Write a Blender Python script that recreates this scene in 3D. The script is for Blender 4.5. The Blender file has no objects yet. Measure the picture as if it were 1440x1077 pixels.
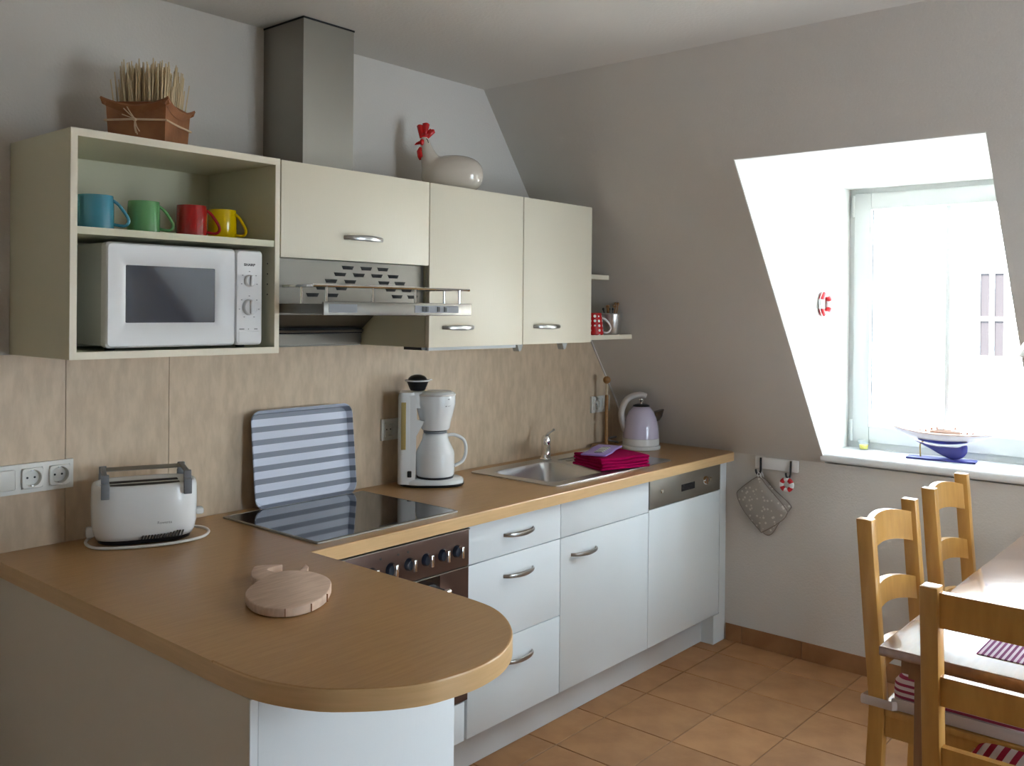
import bpy, bmesh, math, random
from mathutils import Vector, Matrix, Quaternion

R = math.radians
PI = math.pi
random.seed(7)
C = bpy.context.scene.collection
S = bpy.context.scene

# ------------------------------------------------------------------ camera
cam_d = bpy.data.cameras.new('camera')
cam = bpy.data.objects.new('camera', cam_d)
C.objects.link(cam)
cam_d.sensor_fit = 'HORIZONTAL'
cam_d.sensor_width = 36.0
cam_d.lens = 1294.406 / 1440 * 36.0
cam_d.shift_x = -13.768 / 1440
cam_d.shift_y = -95.717 / 1440
cam_d.clip_start = 0.02
_f = Vector((0.76148529, 0.6481636, -0.00490912))
_r = Vector((0.64817815, -0.76143197, 0.00929747))
_u = Vector((-0.00228832, 0.01026187, 0.99994473))
m = Matrix((( _r.x, _u.x, -_f.x, -0.98736), (_r.y, _u.y, -_f.y, -2.64317),
            (_r.z, _u.z, -_f.z, 1.5601), (0, 0, 0, 1)))
cam.matrix_world = m
S.camera = cam

# ------------------------------------------------------------------ world, sun, daylight portals, exposure
w = bpy.data.worlds.new('overcast_sky')
S.world = w
w.use_nodes = True
bg = w.node_tree.nodes['Background']
bg.inputs['Color'].default_value = (0.72, 0.87, 1.0, 1)
bg.inputs['Strength'].default_value = 5.5
sun_d = bpy.data.lights.new('sun', 'SUN')
sun_d.energy = 14.0
sun_d.angle = R(1.5)
sun_d.color = (1.0, 0.96, 0.9)
sun = bpy.data.objects.new('sun', sun_d)
C.objects.link(sun)
sun.rotation_euler = Vector((0.72, -0.22, -0.65)).to_track_quat('-Z', 'Y').to_euler()
for yc in (-1.454, -2.874):
    pd = bpy.data.lights.new('window_daylight_portal', 'AREA')
    pd.shape = 'RECTANGLE'
    pd.size = 1.24
    pd.size_y = 0.88
    pd.cycles.is_portal = True
    po = bpy.data.objects.new('window_daylight_portal', pd)
    C.objects.link(po)
    po.location = (3.37, yc, 1.54)
    po.rotation_euler = Vector((-1, 0, 0)).to_track_quat('-Z', 'Z').to_euler()
    pd.size, pd.size_y = 0.88, 1.24
pd = bpy.data.lights.new('glazed_door_daylight_portal', 'AREA')
pd.shape = 'RECTANGLE'
pd.size, pd.size_y = 1.1, 2.05
pd.cycles.is_portal = True
po = bpy.data.objects.new('glazed_door_daylight_portal', pd)
C.objects.link(po)
po.location = (1.62, -4.56, 1.02)
po.rotation_euler = Vector((0, 1, 0)).to_track_quat('-Z', 'Z').to_euler()
vs = S.view_settings
vs.view_transform = 'Standard'
vs.look = 'None'
vs.gamma = 1.0
vs.use_curve_mapping = False
vs.exposure = 2.05

# ------------------------------------------------------------------ materials
MATS = {}

def _new(name):
    mt = bpy.data.materials.new(name)
    mt.use_nodes = True
    MATS[name] = mt
    nt = mt.node_tree
    return mt, nt, nt.nodes['Principled BSDF']

def _noise(nt, scale, stretch=(1, 1, 1), detail=4.0, coord='Object'):
    tc = nt.nodes.new('ShaderNodeTexCoord')
    mp = nt.nodes.new('ShaderNodeMapping')
    mp.inputs['Scale'].default_value = stretch
    nz = nt.nodes.new('ShaderNodeTexNoise')
    nz.inputs['Scale'].default_value = scale
    nz.inputs['Detail'].default_value = detail
    nt.links.new(tc.outputs[coord], mp.inputs['Vector'])
    nt.links.new(mp.outputs['Vector'], nz.inputs['Vector'])
    return nz

def mat(name, col, rough=0.5, metal=0.0, spec=0.5, var=0.0, vscale=8, stretch=(1, 1, 1),
        bump=0.0, bscale=200, col2=None, coat=0.0, rand=0.0, sheen=0.0, bstretch=None):
    mt, nt, b = _new(name)
    b.inputs['Base Color'].default_value = (*col, 1)
    b.inputs['Roughness'].default_value = rough
    b.inputs['Metallic'].default_value = metal
    b.inputs['Specular IOR Level'].default_value = spec
    if coat:
        b.inputs['Coat Weight'].default_value = coat
        b.inputs['Coat Roughness'].default_value = 0.08
    if sheen:
        b.inputs['Sheen Weight'].default_value = sheen
    out = None
    if var or col2:
        nz = _noise(nt, vscale, stretch)
        rmp = nt.nodes.new('ShaderNodeValToRGB')
        c2 = col2 or tuple(c * (1 - var) for c in col)
        rmp.color_ramp.elements[0].position = 0.35
        rmp.color_ramp.elements[1].position = 0.65
        rmp.color_ramp.elements[0].color = (*c2, 1)
        rmp.color_ramp.elements[1].color = (*col, 1)
        nt.links.new(nz.outputs['Fac'], rmp.inputs['Fac'])
        out = rmp.outputs['Color']
        nt.links.new(out, b.inputs['Base Color'])
    if rand:
        oi = nt.nodes.new('ShaderNodeObjectInfo')
        mr = nt.nodes.new('ShaderNodeMapRange')
        mr.inputs['To Min'].default_value = 1 - rand
        mr.inputs['To Max'].default_value = 1 + rand
        nt.links.new(oi.outputs['Random'], mr.inputs['Value'])
        hs = nt.nodes.new('ShaderNodeHueSaturation')
        nt.links.new(mr.outputs['Result'], hs.inputs['Value'])
        if out:
            nt.links.new(out, hs.inputs['Color'])
        else:
            hs.inputs['Color'].default_value = (*col, 1)
        nt.links.new(hs.outputs['Color'], b.inputs['Base Color'])
    if bump:
        nb = _noise(nt, bscale, bstretch or (1, 1, 1), 3)
        bp = nt.nodes.new('ShaderNodeBump')
        bp.inputs['Strength'].default_value = bump
        bp.inputs['Distance'].default_value = 0.004
        nt.links.new(nb.outputs['Fac'], bp.inputs['Height'])
        nt.links.new(bp.outputs['Normal'], b.inputs['Normal'])
    return mt

def stripes(name, ca, cb, axis, period, duty=0.5, rough=0.8, offset=0.0, spec=0.3, bump=0.0):
    mt, nt, b = _new(name)
    b.inputs['Roughness'].default_value = rough
    b.inputs['Specular IOR Level'].default_value = spec
    tc = nt.nodes.new('ShaderNodeTexCoord')
    sp = nt.nodes.new('ShaderNodeSeparateXYZ')
    nt.links.new(tc.outputs['Object'], sp.inputs[0])
    a = nt.nodes.new('ShaderNodeMath'); a.operation = 'ADD'; a.inputs[1].default_value = 100 * period + offset
    nt.links.new(sp.outputs['XYZ'.index(axis)], a.inputs[0])
    d = nt.nodes.new('ShaderNodeMath'); d.operation = 'DIVIDE'; d.inputs[1].default_value = period
    nt.links.new(a.outputs[0], d.inputs[0])
    fr = nt.nodes.new('ShaderNodeMath'); fr.operation = 'FRACT'
    nt.links.new(d.outputs[0], fr.inputs[0])
    gt = nt.nodes.new('ShaderNodeMath'); gt.operation = 'GREATER_THAN'; gt.inputs[1].default_value = duty
    nt.links.new(fr.outputs[0], gt.inputs[0])
    mx = nt.nodes.new('ShaderNodeMix'); mx.data_type = 'RGBA'
    mx.inputs['A'].default_value = (*ca, 1)
    mx.inputs['B'].default_value = (*cb, 1)
    nt.links.new(gt.outputs[0], mx.inputs['Factor'])
    nt.links.new(mx.outputs['Result'], b.inputs['Base Color'])
    if bump:
        nb = _noise(nt, 400, (1, 1, 1), 2)
        bp = nt.nodes.new('ShaderNodeBump')
        bp.inputs['Strength'].default_value = bump
        bp.inputs['Distance'].default_value = 0.003
        nt.links.new(nb.outputs['Fac'], bp.inputs['Height'])
        nt.links.new(bp.outputs['Normal'], b.inputs['Normal'])
    return mt

def dots(name, base, dot, scale, size, rough=0.5, rnd=1.0):
    mt, nt, b = _new(name)
    b.inputs['Roughness'].default_value = rough
    tc = nt.nodes.new('ShaderNodeTexCoord')
    vo = nt.nodes.new('ShaderNodeTexVoronoi')
    vo.inputs['Scale'].default_value = scale
    vo.inputs['Randomness'].default_value = rnd
    nt.links.new(tc.outputs['Object'], vo.inputs['Vector'])
    lt = nt.nodes.new('ShaderNodeMath'); lt.operation = 'LESS_THAN'; lt.inputs[1].default_value = size
    nt.links.new(vo.outputs['Distance'], lt.inputs[0])
    mx = nt.nodes.new('ShaderNodeMix'); mx.data_type = 'RGBA'
    mx.inputs['A'].default_value = (*base, 1)
    mx.inputs['B'].default_value = (*dot, 1)
    nt.links.new(lt.outputs[0], mx.inputs['Factor'])
    nt.links.new(mx.outputs['Result'], b.inputs['Base Color'])
    return mt

def glass(name, tint=(1, 1, 1), refl=0.06):
    mt = bpy.data.materials.new(name); mt.use_nodes = True
    nt = mt.node_tree
    nt.nodes.clear()
    o = nt.nodes.new('ShaderNodeOutputMaterial')
    mx = nt.nodes.new('ShaderNodeMixShader')
    mx.inputs[0].default_value = refl
    t = nt.nodes.new('ShaderNodeBsdfTransparent'); t.inputs[0].default_value = (*tint, 1)
    g = nt.nodes.new('ShaderNodeBsdfGlossy'); g.inputs['Roughness'].default_value = 0.01
    nt.links.new(t.outputs[0], mx.inputs[1]); nt.links.new(g.outputs[0], mx.inputs[2])
    nt.links.new(mx.outputs[0], o.inputs[0])
    MATS[name] = mt
    return mt

mat('wall_paint', (0.66, 0.62, 0.572), 0.9, spec=0.2, bump=0.35, bscale=120)
mat('ceiling_paint', (0.66, 0.625, 0.58), 0.9, spec=0.2, bump=0.3, bscale=90)
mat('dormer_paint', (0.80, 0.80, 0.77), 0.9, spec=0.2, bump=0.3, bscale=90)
mat('splash_laminate', (0.66, 0.515, 0.365), 0.42, spec=0.35, col2=(0.56, 0.43, 0.30), vscale=14, stretch=(3, 3, 1), bump=0.05, bscale=60, bstretch=(4, 4, 1))
mat('beech_worktop', (0.49, 0.28, 0.115), 0.3, spec=0.45, col2=(0.44, 0.245, 0.096), vscale=10, stretch=(1, 14, 14), bump=0.04, bscale=80, bstretch=(1, 10, 10))
mat('cabinet_white', (0.79, 0.72, 0.57), 0.42, spec=0.4, bump=0.06, bscale=150, bstretch=(1, 1, 0.15))
mat('cabinet_body', (0.68, 0.65, 0.48), 0.5, spec=0.35)
mat('panel_grey', (0.72, 0.66, 0.56), 0.5, spec=0.3)
mat('base_white', (0.76, 0.81, 0.835), 0.4, spec=0.4, bump=0.05, bscale=150, bstretch=(1, 1, 0.15))
mat('plinth_white', (0.62, 0.62, 0.62), 0.45, spec=0.4)
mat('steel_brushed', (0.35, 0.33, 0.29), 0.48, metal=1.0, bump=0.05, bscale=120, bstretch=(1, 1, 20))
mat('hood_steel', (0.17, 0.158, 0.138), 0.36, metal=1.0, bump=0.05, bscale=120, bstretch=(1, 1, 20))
mat('steel_sink', (0.62, 0.62, 0.62), 0.28, metal=1.0, bump=0.03, bscale=200)
mat('chrome', (0.85, 0.85, 0.85), 0.08, metal=1.0)
mat('handle_steel', (0.44, 0.43, 0.41), 0.32, metal=1.0)
mat('black_glass', (0.008, 0.009, 0.012), 0.03, spec=0.6, coat=0.3)
mat('micro_glass', (0.018, 0.028, 0.05), 0.05, spec=0.9, coat=1.0)
mat('oven_brown', (0.105, 0.062, 0.048), 0.32, metal=0.55, spec=0.4)
mat('black_plastic', (0.012, 0.012, 0.014), 0.35)
mat('dark_recess', (0.01, 0.01, 0.01), 0.8)
mat('knob_dark', (0.02, 0.03, 0.055), 0.2, coat=0.4)
mat('terracotta', (0.44, 0.225, 0.095), 0.5, spec=0.35, col2=(0.35, 0.165, 0.066), vscale=7, rand=0.10, bump=0.08, bscale=60)
mat('terracotta_base', (0.36, 0.175, 0.075), 0.55, spec=0.3, col2=(0.29, 0.135, 0.055), vscale=9, rand=0.08)
mat('grout', (0.27, 0.165, 0.10), 0.9)
mat('white_plastic', (0.80, 0.81, 0.81), 0.2, spec=0.5)
mat('micro_white', (0.74, 0.74, 0.74), 0.33, spec=0.5)
mat('micro_side', (0.55, 0.56, 0.55), 0.5, spec=0.4)
mat('print_dark', (0.03, 0.03, 0.03), 0.6)
mat('print_grey', (0.25, 0.25, 0.26), 0.6)
mat('socket_white', (0.72, 0.71, 0.66), 0.35)
mat('cable_white', (0.68, 0.65, 0.62), 0.5)
mat('grey_plastic', (0.20, 0.21, 0.23), 0.45)
mat('amber_plastic', (0.42, 0.32, 0.12), 0.25)
mat('mug_blue', (0.05, 0.25, 0.34), 0.12, coat=0.5)
mat('mug_green', (0.14, 0.38, 0.14), 0.12, coat=0.5)
mat('mug_red', (0.42, 0.012, 0.012), 0.12, coat=0.5)
mat('mug_yellow', (0.90, 0.62, 0.0), 0.12, coat=0.5)
mat('leather_brown', (0.36, 0.145, 0.055), 0.45, col2=(0.25, 0.09, 0.03), vscale=14, bump=0.15, bscale=60)
mat('raffia', (0.66, 0.48, 0.31), 0.8)
mat('straw', (0.70, 0.55, 0.34), 0.8, rand=0.2)
mat('wire_green', (0.16, 0.18, 0.15), 0.5)
mat('ceramic_white', (0.74, 0.65, 0.55), 0.1, spec=0.5, coat=0.5)
mat('ceramic_red', (0.62, 0.006, 0.006), 0.15, coat=0.5)
mat('wood_board', (0.76, 0.57, 0.44), 0.65, spec=0.25, col2=(0.66, 0.475, 0.355), vscale=7, stretch=(2.2, 16, 6), bump=0.1, bscale=50, bstretch=(2, 16, 4))
mat('wood_holder', (0.36, 0.18, 0.06), 0.5, col2=(0.29, 0.135, 0.042), vscale=20, stretch=(1, 1, 8))
mat('wood_pale', (0.62, 0.48, 0.32), 0.5)
mat('wood_chair', (0.62, 0.335, 0.088), 0.28, spec=0.5, col2=(0.54, 0.28, 0.068), vscale=7, stretch=(6, 6, 1), bump=0.04, bscale=60, bstretch=(8, 8, 1))
mat('wood_table', (0.30, 0.145, 0.07), 0.22, spec=0.7, col2=(0.25, 0.115, 0.052), vscale=6, stretch=(1, 9, 9), coat=1.0)
mat('kettle_lilac', (0.60, 0.55, 0.70), 0.12, coat=0.5)
mat('kettle_white', (0.72, 0.72, 0.72), 0.2)
mat('kettle_handle', (0.56, 0.52, 0.50), 0.25)
mat('towel_magenta', (0.34, 0.0, 0.065), 0.95, spec=0.1, bump=0.5, bscale=300)
mat('towel_dark', (0.13, 0.004, 0.045), 0.95, spec=0.1, bump=0.5, bscale=300, sheen=0.2)
mat('towel_purple', (0.32, 0.18, 0.55), 0.95, spec=0.1, bump=0.4, bscale=300, sheen=0.3)
mat('white_cloth', (0.78, 0.77, 0.74), 0.95, spec=0.1)
dots('mitt_fabric', (0.38, 0.345, 0.305), (0.62, 0.58, 0.53), 52, 0.27, 0.95)
mat('mitt_trim', (0.22, 0.18, 0.155), 0.95)
dots('polka_red', (0.45, 0.008, 0.010), (0.85, 0.8, 0.76), 48, 0.30, 0.2, 0.0)
mat('buoy_white', (0.82, 0.81, 0.80), 0.5)
mat('buoy_red', (0.55, 0.012, 0.02), 0.5)
mat('boat_blue', (0.035, 0.035, 0.22), 0.35)
mat('boat_white', (0.74, 0.70, 0.74), 0.35)
mat('boat_deck', (0.56, 0.40, 0.33), 0.6)
mat('boat_detail', (0.30, 0.14, 0.09), 0.6)
mat('shell_pink', (0.66, 0.38, 0.33), 0.6)
mat('brass', (0.42, 0.30, 0.12), 0.3, metal=1.0)
mat('upvc', (0.60, 0.62, 0.605), 0.35)
mat('rubber_seal', (0.12, 0.13, 0.13), 0.6)
mat('sill_white', (0.74, 0.75, 0.75), 0.3)
mat('wax_yellow', (0.85, 0.72, 0.0), 0.4)
glass('window_glass', (1, 1, 1), 0.05)
glass('votive_glass', (0.93, 0.95, 0.95), 0.10)
stripes('tray_print', (0.20, 0.225, 0.29), (0.66, 0.70, 0.82), 'Z', 0.0425, 0.42, 0.3, 0.006, 0.5)
stripes('cushion_stripe', (0.42, 0.02, 0.055), (0.78, 0.68, 0.66), 'X', 0.03, 0.48, 0.95, 0, 0.1, 0.2)
stripes('cushion_stripe_fine', (0.36, 0.05, 0.10), (0.74, 0.62, 0.63), 'Z', 0.017, 0.45, 0.95, 0, 0.1, 0.2)
stripes('placemat_stripe', (0.20, 0.045, 0.14), (0.68, 0.56, 0.64), 'Y', 0.0125, 0.5, 0.85, 0, 0.2, 0.1)
mat('facade_plaster', (0.80, 0.79, 0.77), 0.9)
mat('facade_frame', (0.80, 0.80, 0.80), 0.6)
mat('facade_pane', (0.024, 0.020, 0.021), 0.5, spec=0.12)
mat('gutter_grey', (0.30, 0.31, 0.31), 0.6)
mat('roof_tile', (0.55, 0.50, 0.47), 0.8)
mat('street_ground', (0.30, 0.30, 0.29), 0.9)
mat('worktop_edge_lit', (0.70, 0.47, 0.24), 0.3, spec=0.45, col2=(0.65, 0.43, 0.215), vscale=10, stretch=(1, 1, 14))  # same beech as the top, colour lightened to paint in window light
mat('spout_dark', (0.10, 0.095, 0.09), 0.25, metal=1.0)
mat('wood_table_leg', (0.30, 0.15, 0.065), 0.5, spec=0.35, col2=(0.24, 0.115, 0.048), vscale=7, stretch=(6, 6, 1))
mat('lamp_enamel', (0.80, 0.80, 0.79), 0.35)

# ------------------------------------------------------------------ helpers
def thing(name, label, cat, loc=(0, 0, 0), rotz=0.0, group=None):
    o = bpy.data.objects.new(name, None)
    o.empty_display_size = 0.05
    C.objects.link(o)
    o.location = loc
    o.rotation_euler = (0, 0, rotz)
    o['label'] = label
    o['category'] = cat
    if group:
        o['group'] = group
    return o

def root_of(o):
    while o.parent:
        o = o.parent
    return o

def obj(name, bm, m, parent=None, world=False, ang=35, label=None, smooth=True):
    """link a bmesh as one object; world=True: vertices are world coordinates of an unrotated root"""
    if world and parent is not None:
        rl = root_of(parent).location
        bmesh.ops.translate(bm, verts=bm.verts, vec=-Vector(rl))
    me = bpy.data.meshes.new(name)
    bm.normal_update()
    bm.to_mesh(me)
    bm.free()
    ms = m if isinstance(m, (list, tuple)) else [m]
    for q in ms:
        me.materials.append(MATS[q])
    if smooth:
        me.shade_smooth()
        me.set_sharp_from_angle(angle=R(ang))
    o = bpy.data.objects.new(name, me)
    C.objects.link(o)
    if parent is not None:
        o.parent = parent
    if label:
        o['label'] = label
    return o

def share(name, src, parent, loc=(0, 0, 0), rot=(0, 0, 0)):
    o = bpy.data.objects.new(name, src.data)
    C.objects.link(o)
    o.parent = parent
    o.location = loc
    o.rotation_euler = rot
    return o

def copy_tree(o, parent=None):
    c = o.copy()
    C.objects.link(c)
    c.parent = parent
    for ch in list(o.children):
        copy_tree(ch, c)
    return c

def tag(o, label, cat, group=None):
    o['label'] = label
    o['category'] = cat
    if group:
        o['group'] = group
    return o

def struct(o):
    o['kind'] = 'structure'
    return o

def NB():
    return bmesh.new()

def box(bm, x0, x1, y0, y1, z0, z1, bev=0.0, seg=2, mi=0, M=None):
    vs_ = [bm.verts.new((x, y, z)) for x in (x0, x1) for y in (y0, y1) for z in (z0, z1)]
    q = [(0, 1, 3, 2), (4, 6, 7, 5), (0, 4, 5, 1), (2, 3, 7, 6), (0, 2, 6, 4), (1, 5, 7, 3)]
    fs = [bm.faces.new([vs_[i] for i in a]) for a in q]
    for f_ in fs:
        f_.material_index = mi
    allv = set(vs_)
    if bev > 0:
        es = list({e for f_ in fs for e in f_.edges})
        rb = bmesh.ops.bevel(bm, geom=es, offset=bev, segments=seg, profile=0.5, affect='EDGES')
        allv = set(rb['verts']) | {v for v in vs_ if v.is_valid}
        for f_ in rb['faces']:
            f_.material_index = mi
    if M is not None:
        bmesh.ops.transform(bm, matrix=M, verts=list(allv))
    return bm

def bx(*a, **k):
    return box(NB(), *a, **k)

def prism(bm, poly, axis, a, b, mi=0, bev=0.0, seg=2):
    """poly: 2D points in the two remaining axes (order x,y,z minus axis); extruded from a to b"""
    def P(p, t):
        if axis == 'x': return (t, p[0], p[1])
        if axis == 'y': return (p[0], t, p[1])
        return (p[0], p[1], t)
    A = [bm.verts.new(P(p, a)) for p in poly]
    B = [bm.verts.new(P(p, b)) for p in poly]
    n = len(poly)
    fs = [bm.faces.new(A), bm.faces.new(B[::-1])]
    for i in range(n):
        fs.append(bm.faces.new((A[i], B[i], B[(i + 1) % n], A[(i + 1) % n])))
    for f_ in fs:
        f_.material_index = mi
    bmesh.ops.recalc_face_normals(bm, faces=fs)
    if bev:
        caps = set(fs[0].edges) | set(fs[1].edges)
        bmesh.ops.bevel(bm, geom=list(caps), offset=bev, segments=seg, profile=0.5, affect='EDGES')
    return bm

def lathe(bm, prof, seg=32, center=(0, 0, 0), mi=0, axis='z', a0=0.0, a1=2 * PI):
    """prof: (radius, height) list"""
    full = abs(a1 - a0 - 2 * PI) < 1e-6
    n = seg if full else seg + 1
    rings = []
    cx, cy, cz = center
    def pt(r, h, t):
        c, s = math.cos(t) * r, math.sin(t) * r
        if axis == 'z': return (cx + c, cy + s, cz + h)
        if axis == 'y': return (cx + c, cy + h, cz + s)
        return (cx + h, cy + c, cz + s)
    for r, h in prof:
        if r < 1e-6:
            rings.append([bm.verts.new(pt(0, h, 0))])
        else:
            rings.append([bm.verts.new(pt(r, h, a0 + (a1 - a0) * i / seg)) for i in range(n)])
    fs = []
    for k in range(len(rings) - 1):
        A, B = rings[k], rings[k + 1]
        for i in range(seg if full else seg):
            j = (i + 1) % n
            if not full and i + 1 >= n: break
            if len(A) == 1 and len(B) == 1: continue
            if len(A) == 1: fs.append(bm.faces.new((A[0], B[i], B[j])))
            elif len(B) == 1: fs.append(bm.faces.new((A[i], B[0], A[j])))
            else: fs.append(bm.faces.new((A[i], B[i], B[j], A[j])))
    for f_ in fs:
        f_.material_index = mi
    bmesh.ops.recalc_face_normals(bm, faces=fs)
    return bm

def smoothpath(pts, n=6, closed=False):
    """Catmull-Rom through points (tuples of any length)"""
    P = [Vector(p) for p in pts]
    out = []
    N = len(P)
    rng = range(N) if closed else range(N - 1)
    for i in rng:
        if closed:
            p0, p1, p2, p3 = P[(i - 1) % N], P[i], P[(i + 1) % N], P[(i + 2) % N]
        else:
            p0, p1, p2, p3 = P[max(i - 1, 0)], P[i], P[i + 1], P[min(i + 2, N - 1)]
        for k in range(n):
            t = k / n
            out.append(0.5 * ((2 * p1) + (p2 - p0) * t + (2 * p0 - 5 * p1 + 4 * p2 - p3) * t * t + (3 * p1 - p0 - 3 * p2 + p3) * t ** 3))
    if not closed:
        out.append(P[-1])
    return out

def tube(bm, pts, rad, seg=10, closed=False, mi=0, cap=True, sx=1.0, sy=1.0, up=(0, 0, 1)):
    """sweep an ellipse (sx, sy scale) along pts; rad: number or list"""
    P = [Vector(p[:3]) for p in pts]
    n = len(P)
    rr = rad if isinstance(rad, (list, tuple)) else [rad] * n
    U = Vector(up)
    rings = []
    prev = None
    for i in range(n):
        if closed:
            t = P[(i + 1) % n] - P[(i - 1) % n]
        else:
            t = P[min(i + 1, n - 1)] - P[max(i - 1, 0)]
        if t.length < 1e-9: t = Vector((0, 0, 1))
        t.normalize()
        if prev is None:
            a = t.cross(U)
            if a.length < 1e-3: a = t.cross(Vector((1, 0, 0)))
            if a.length < 1e-3: a = t.cross(Vector((0, 1, 0)))
            a.normalize()
        else:
            a = prev - t * prev.dot(t)
            if a.length < 1e-6: a = t.orthogonal()
            a.normalize()
        prev = a
        b = a.cross(t)
        rings.append([bm.verts.new(P[i] + a * (math.cos(2 * PI * k / seg) * rr[i] * sx) + b * (math.sin(2 * PI * k / seg) * rr[i] * sy)) for k in range(seg)])
    fs = []
    for i in range(n if closed else n - 1):
        A, B = rings[i], rings[(i + 1) % n]
        for k in range(seg):
            j = (k + 1) % seg
            fs.append(bm.faces.new((A[k], A[j], B[j], B[k])))
    if cap and not closed:
        fs.append(bm.faces.new(rings[0][::-1]))
        fs.append(bm.faces.new(rings[-1]))
    for f_ in fs:
        f_.material_index = mi
    bmesh.ops.recalc_face_normals(bm, faces=fs)
    return bm

def rrect(x0, x1, y0, y1, r, n=5):
    pts = []
    for cx, cy, a in ((x1 - r, y1 - r, 0), (x0 + r, y1 - r, 90), (x0 + r, y0 + r, 180), (x1 - r, y0 + r, 270)):
        for k in range(n + 1):
            t = R(a + 90 * k / n)
            pts.append((cx + r * math.cos(t), cy + r * math.sin(t)))
    return pts

def loft(bm, rings, cap0=True, cap1=True, mi=0):
    V = [[bm.verts.new(p) for p in rg] for rg in rings]
    n = len(V[0])
    fs = []
    for a, b in zip(V[:-1], V[1:]):
        for i in range(n):
            j = (i + 1) % n
            fs.append(bm.faces.new((a[i], a[j], b[j], b[i])))
    if cap0: fs.append(bm.faces.new(V[0][::-1]))
    if cap1: fs.append(bm.faces.new(V[-1]))
    for f_ in fs: f_.material_index = mi
    bmesh.ops.recalc_face_normals(bm, faces=fs)
    return bm

def text_mesh(name, body, size, m, parent, loc, rot, ext=0.0004, bold=False, sx=1.0):
    cu = bpy.data.curves.new(name, 'FONT')
    cu.body = body
    cu.size = size
    cu.extrude = ext
    cu.align_x = 'CENTER'
    cu.align_y = 'CENTER'
    if bold: cu.offset = size * 0.02
    t = bpy.data.objects.new(name, cu)
    C.objects.link(t)
    dg = bpy.context.evaluated_depsgraph_get()
    me = bpy.data.meshes.new_from_object(t.evaluated_get(dg))
    bpy.data.objects.remove(t)
    bpy.data.curves.remove(cu)
    me.name = name
    me.materials.clear()
    me.materials.append(MATS[m])
    me.transform(Matrix.Scale(sx, 4, (1, 0, 0)))
    o = bpy.data.objects.new(name, me)
    C.objects.link(o)
    o.parent = parent
    o.location = loc
    o.rotation_euler = rot
    return o

# ------------------------------------------------------------------ key dimensions (metres)
XL, ZK, SX, H = 2.9976, 0.895, 1.8576, 2.4872       # knee wall x, knee height, slope top x, ceiling
ZW, TW, YW = 0.9019, 0.04, -0.6016                   # worktop top, thickness, front edge
YF = -0.5441                                         # base cabinet fronts
YU, ZT, ZB = -0.3635, 1.9947, 1.4293                 # wall cabinets front, top, bottom
XLEFT, YBACK = -2.6, -4.4
def slx(z): return XL + (z - ZK) / (H - ZK) * (SX - XL)
OZ1 = 2.1248
DORM = [(-1.8819, -1.0266), (-3.3019, -2.4466)]

# ------------------------------------------------------------------ room shell
gable = [(XLEFT, 0), (XL, 0), (XL, ZK), (SX, H), (XLEFT, H)]
struct(obj('wall_back', prism(NB(), gable, 'y', 0.0, 0.15), 'wall_paint', smooth=False))
GD0, GD1, GDZ = 1.10, 2.14, 2.04
wfr = NB()
prism(wfr, [(XLEFT, 0), (GD0, 0), (GD0, H), (XLEFT, H)], 'y', YBACK - 0.15, YBACK)
prism(wfr, [(GD1, 0), (XL, 0), (XL, ZK), (GD1, ZK + (XL - GD1) / (XL - SX) * (H - ZK))], 'y', YBACK - 0.15, YBACK)
prism(wfr, [(GD0, GDZ), (GD1, GDZ), (GD1, ZK + (XL - GD1) / (XL - SX) * (H - ZK)), (SX, H), (GD0, H)], 'y', YBACK - 0.15, YBACK)
struct(obj('wall_front', wfr, 'wall_paint', smooth=False))
struct(obj('wall_left', bx(XLEFT - 0.15, XLEFT, YBACK - 0.15, 0.15, -0.02, H + 0.1), 'wall_paint', smooth=False))
struct(obj('wall_right', bx(XL, XL + 0.42, YBACK - 0.15, 0.15, -0.02, ZK), 'wall_paint', smooth=False))
struct(obj('ceiling', bx(XLEFT - 0.15, SX + 0.09, YBACK - 0.15, 0.15, H, H + 0.12), 'ceiling_paint', smooth=False))
# sloped wall with two dormer openings
sl = NB()
nrm = Vector((H - ZK, 0, -(SX - XL))).normalized()
def slab(z0, z1, y0, y1):
    p = [Vector((slx(z0), 0, z0)), Vector((slx(z1), 0, z1))]
    q = [p[0], p[1], p[1] + nrm * 0.12, p[0] + nrm * 0.12]
    prism(sl, [(v.x, v.z) for v in q], 'y', y0, y1)
ys = [0.15, DORM[0][1] + 0.002, DORM[0][0] - 0.002, DORM[1][1] + 0.002, DORM[1][0] - 0.002, YBACK - 0.15]
slab(ZK, H, ys[1], ys[0]); slab(ZK, H, ys[3], ys[2]); slab(ZK, H, ys[5], ys[4])
for a, b in ((ys[2], ys[1]), (ys[4], ys[3])):
    slab(OZ1 + 0.002, H, a, b)
struct(obj('wall_slope', sl, 'wall_paint', smooth=False))
# dormer linings
for i, (ya, yb) in enumerate(DORM):
    d = NB()
    ck = [(slx(ZK) + 0.003, ZK), (3.42, ZK), (3.42, OZ1 + 0.01), (slx(OZ1) + 0.003, OZ1)]
    prism(d, ck, 'y', yb, yb + 0.06)
    prism(d, ck, 'y', ya - 0.06, ya)
    prism(d, [(slx(OZ1) + 0.003, OZ1), (3.42, OZ1 + 0.01), (3.42, OZ1 + 0.10), (slx(OZ1 + 0.09) + 0.003, OZ1 + 0.09)], 'y', ya, yb)
    struct(obj('wall_dormer', d, 'dormer_paint', smooth=False))

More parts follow.
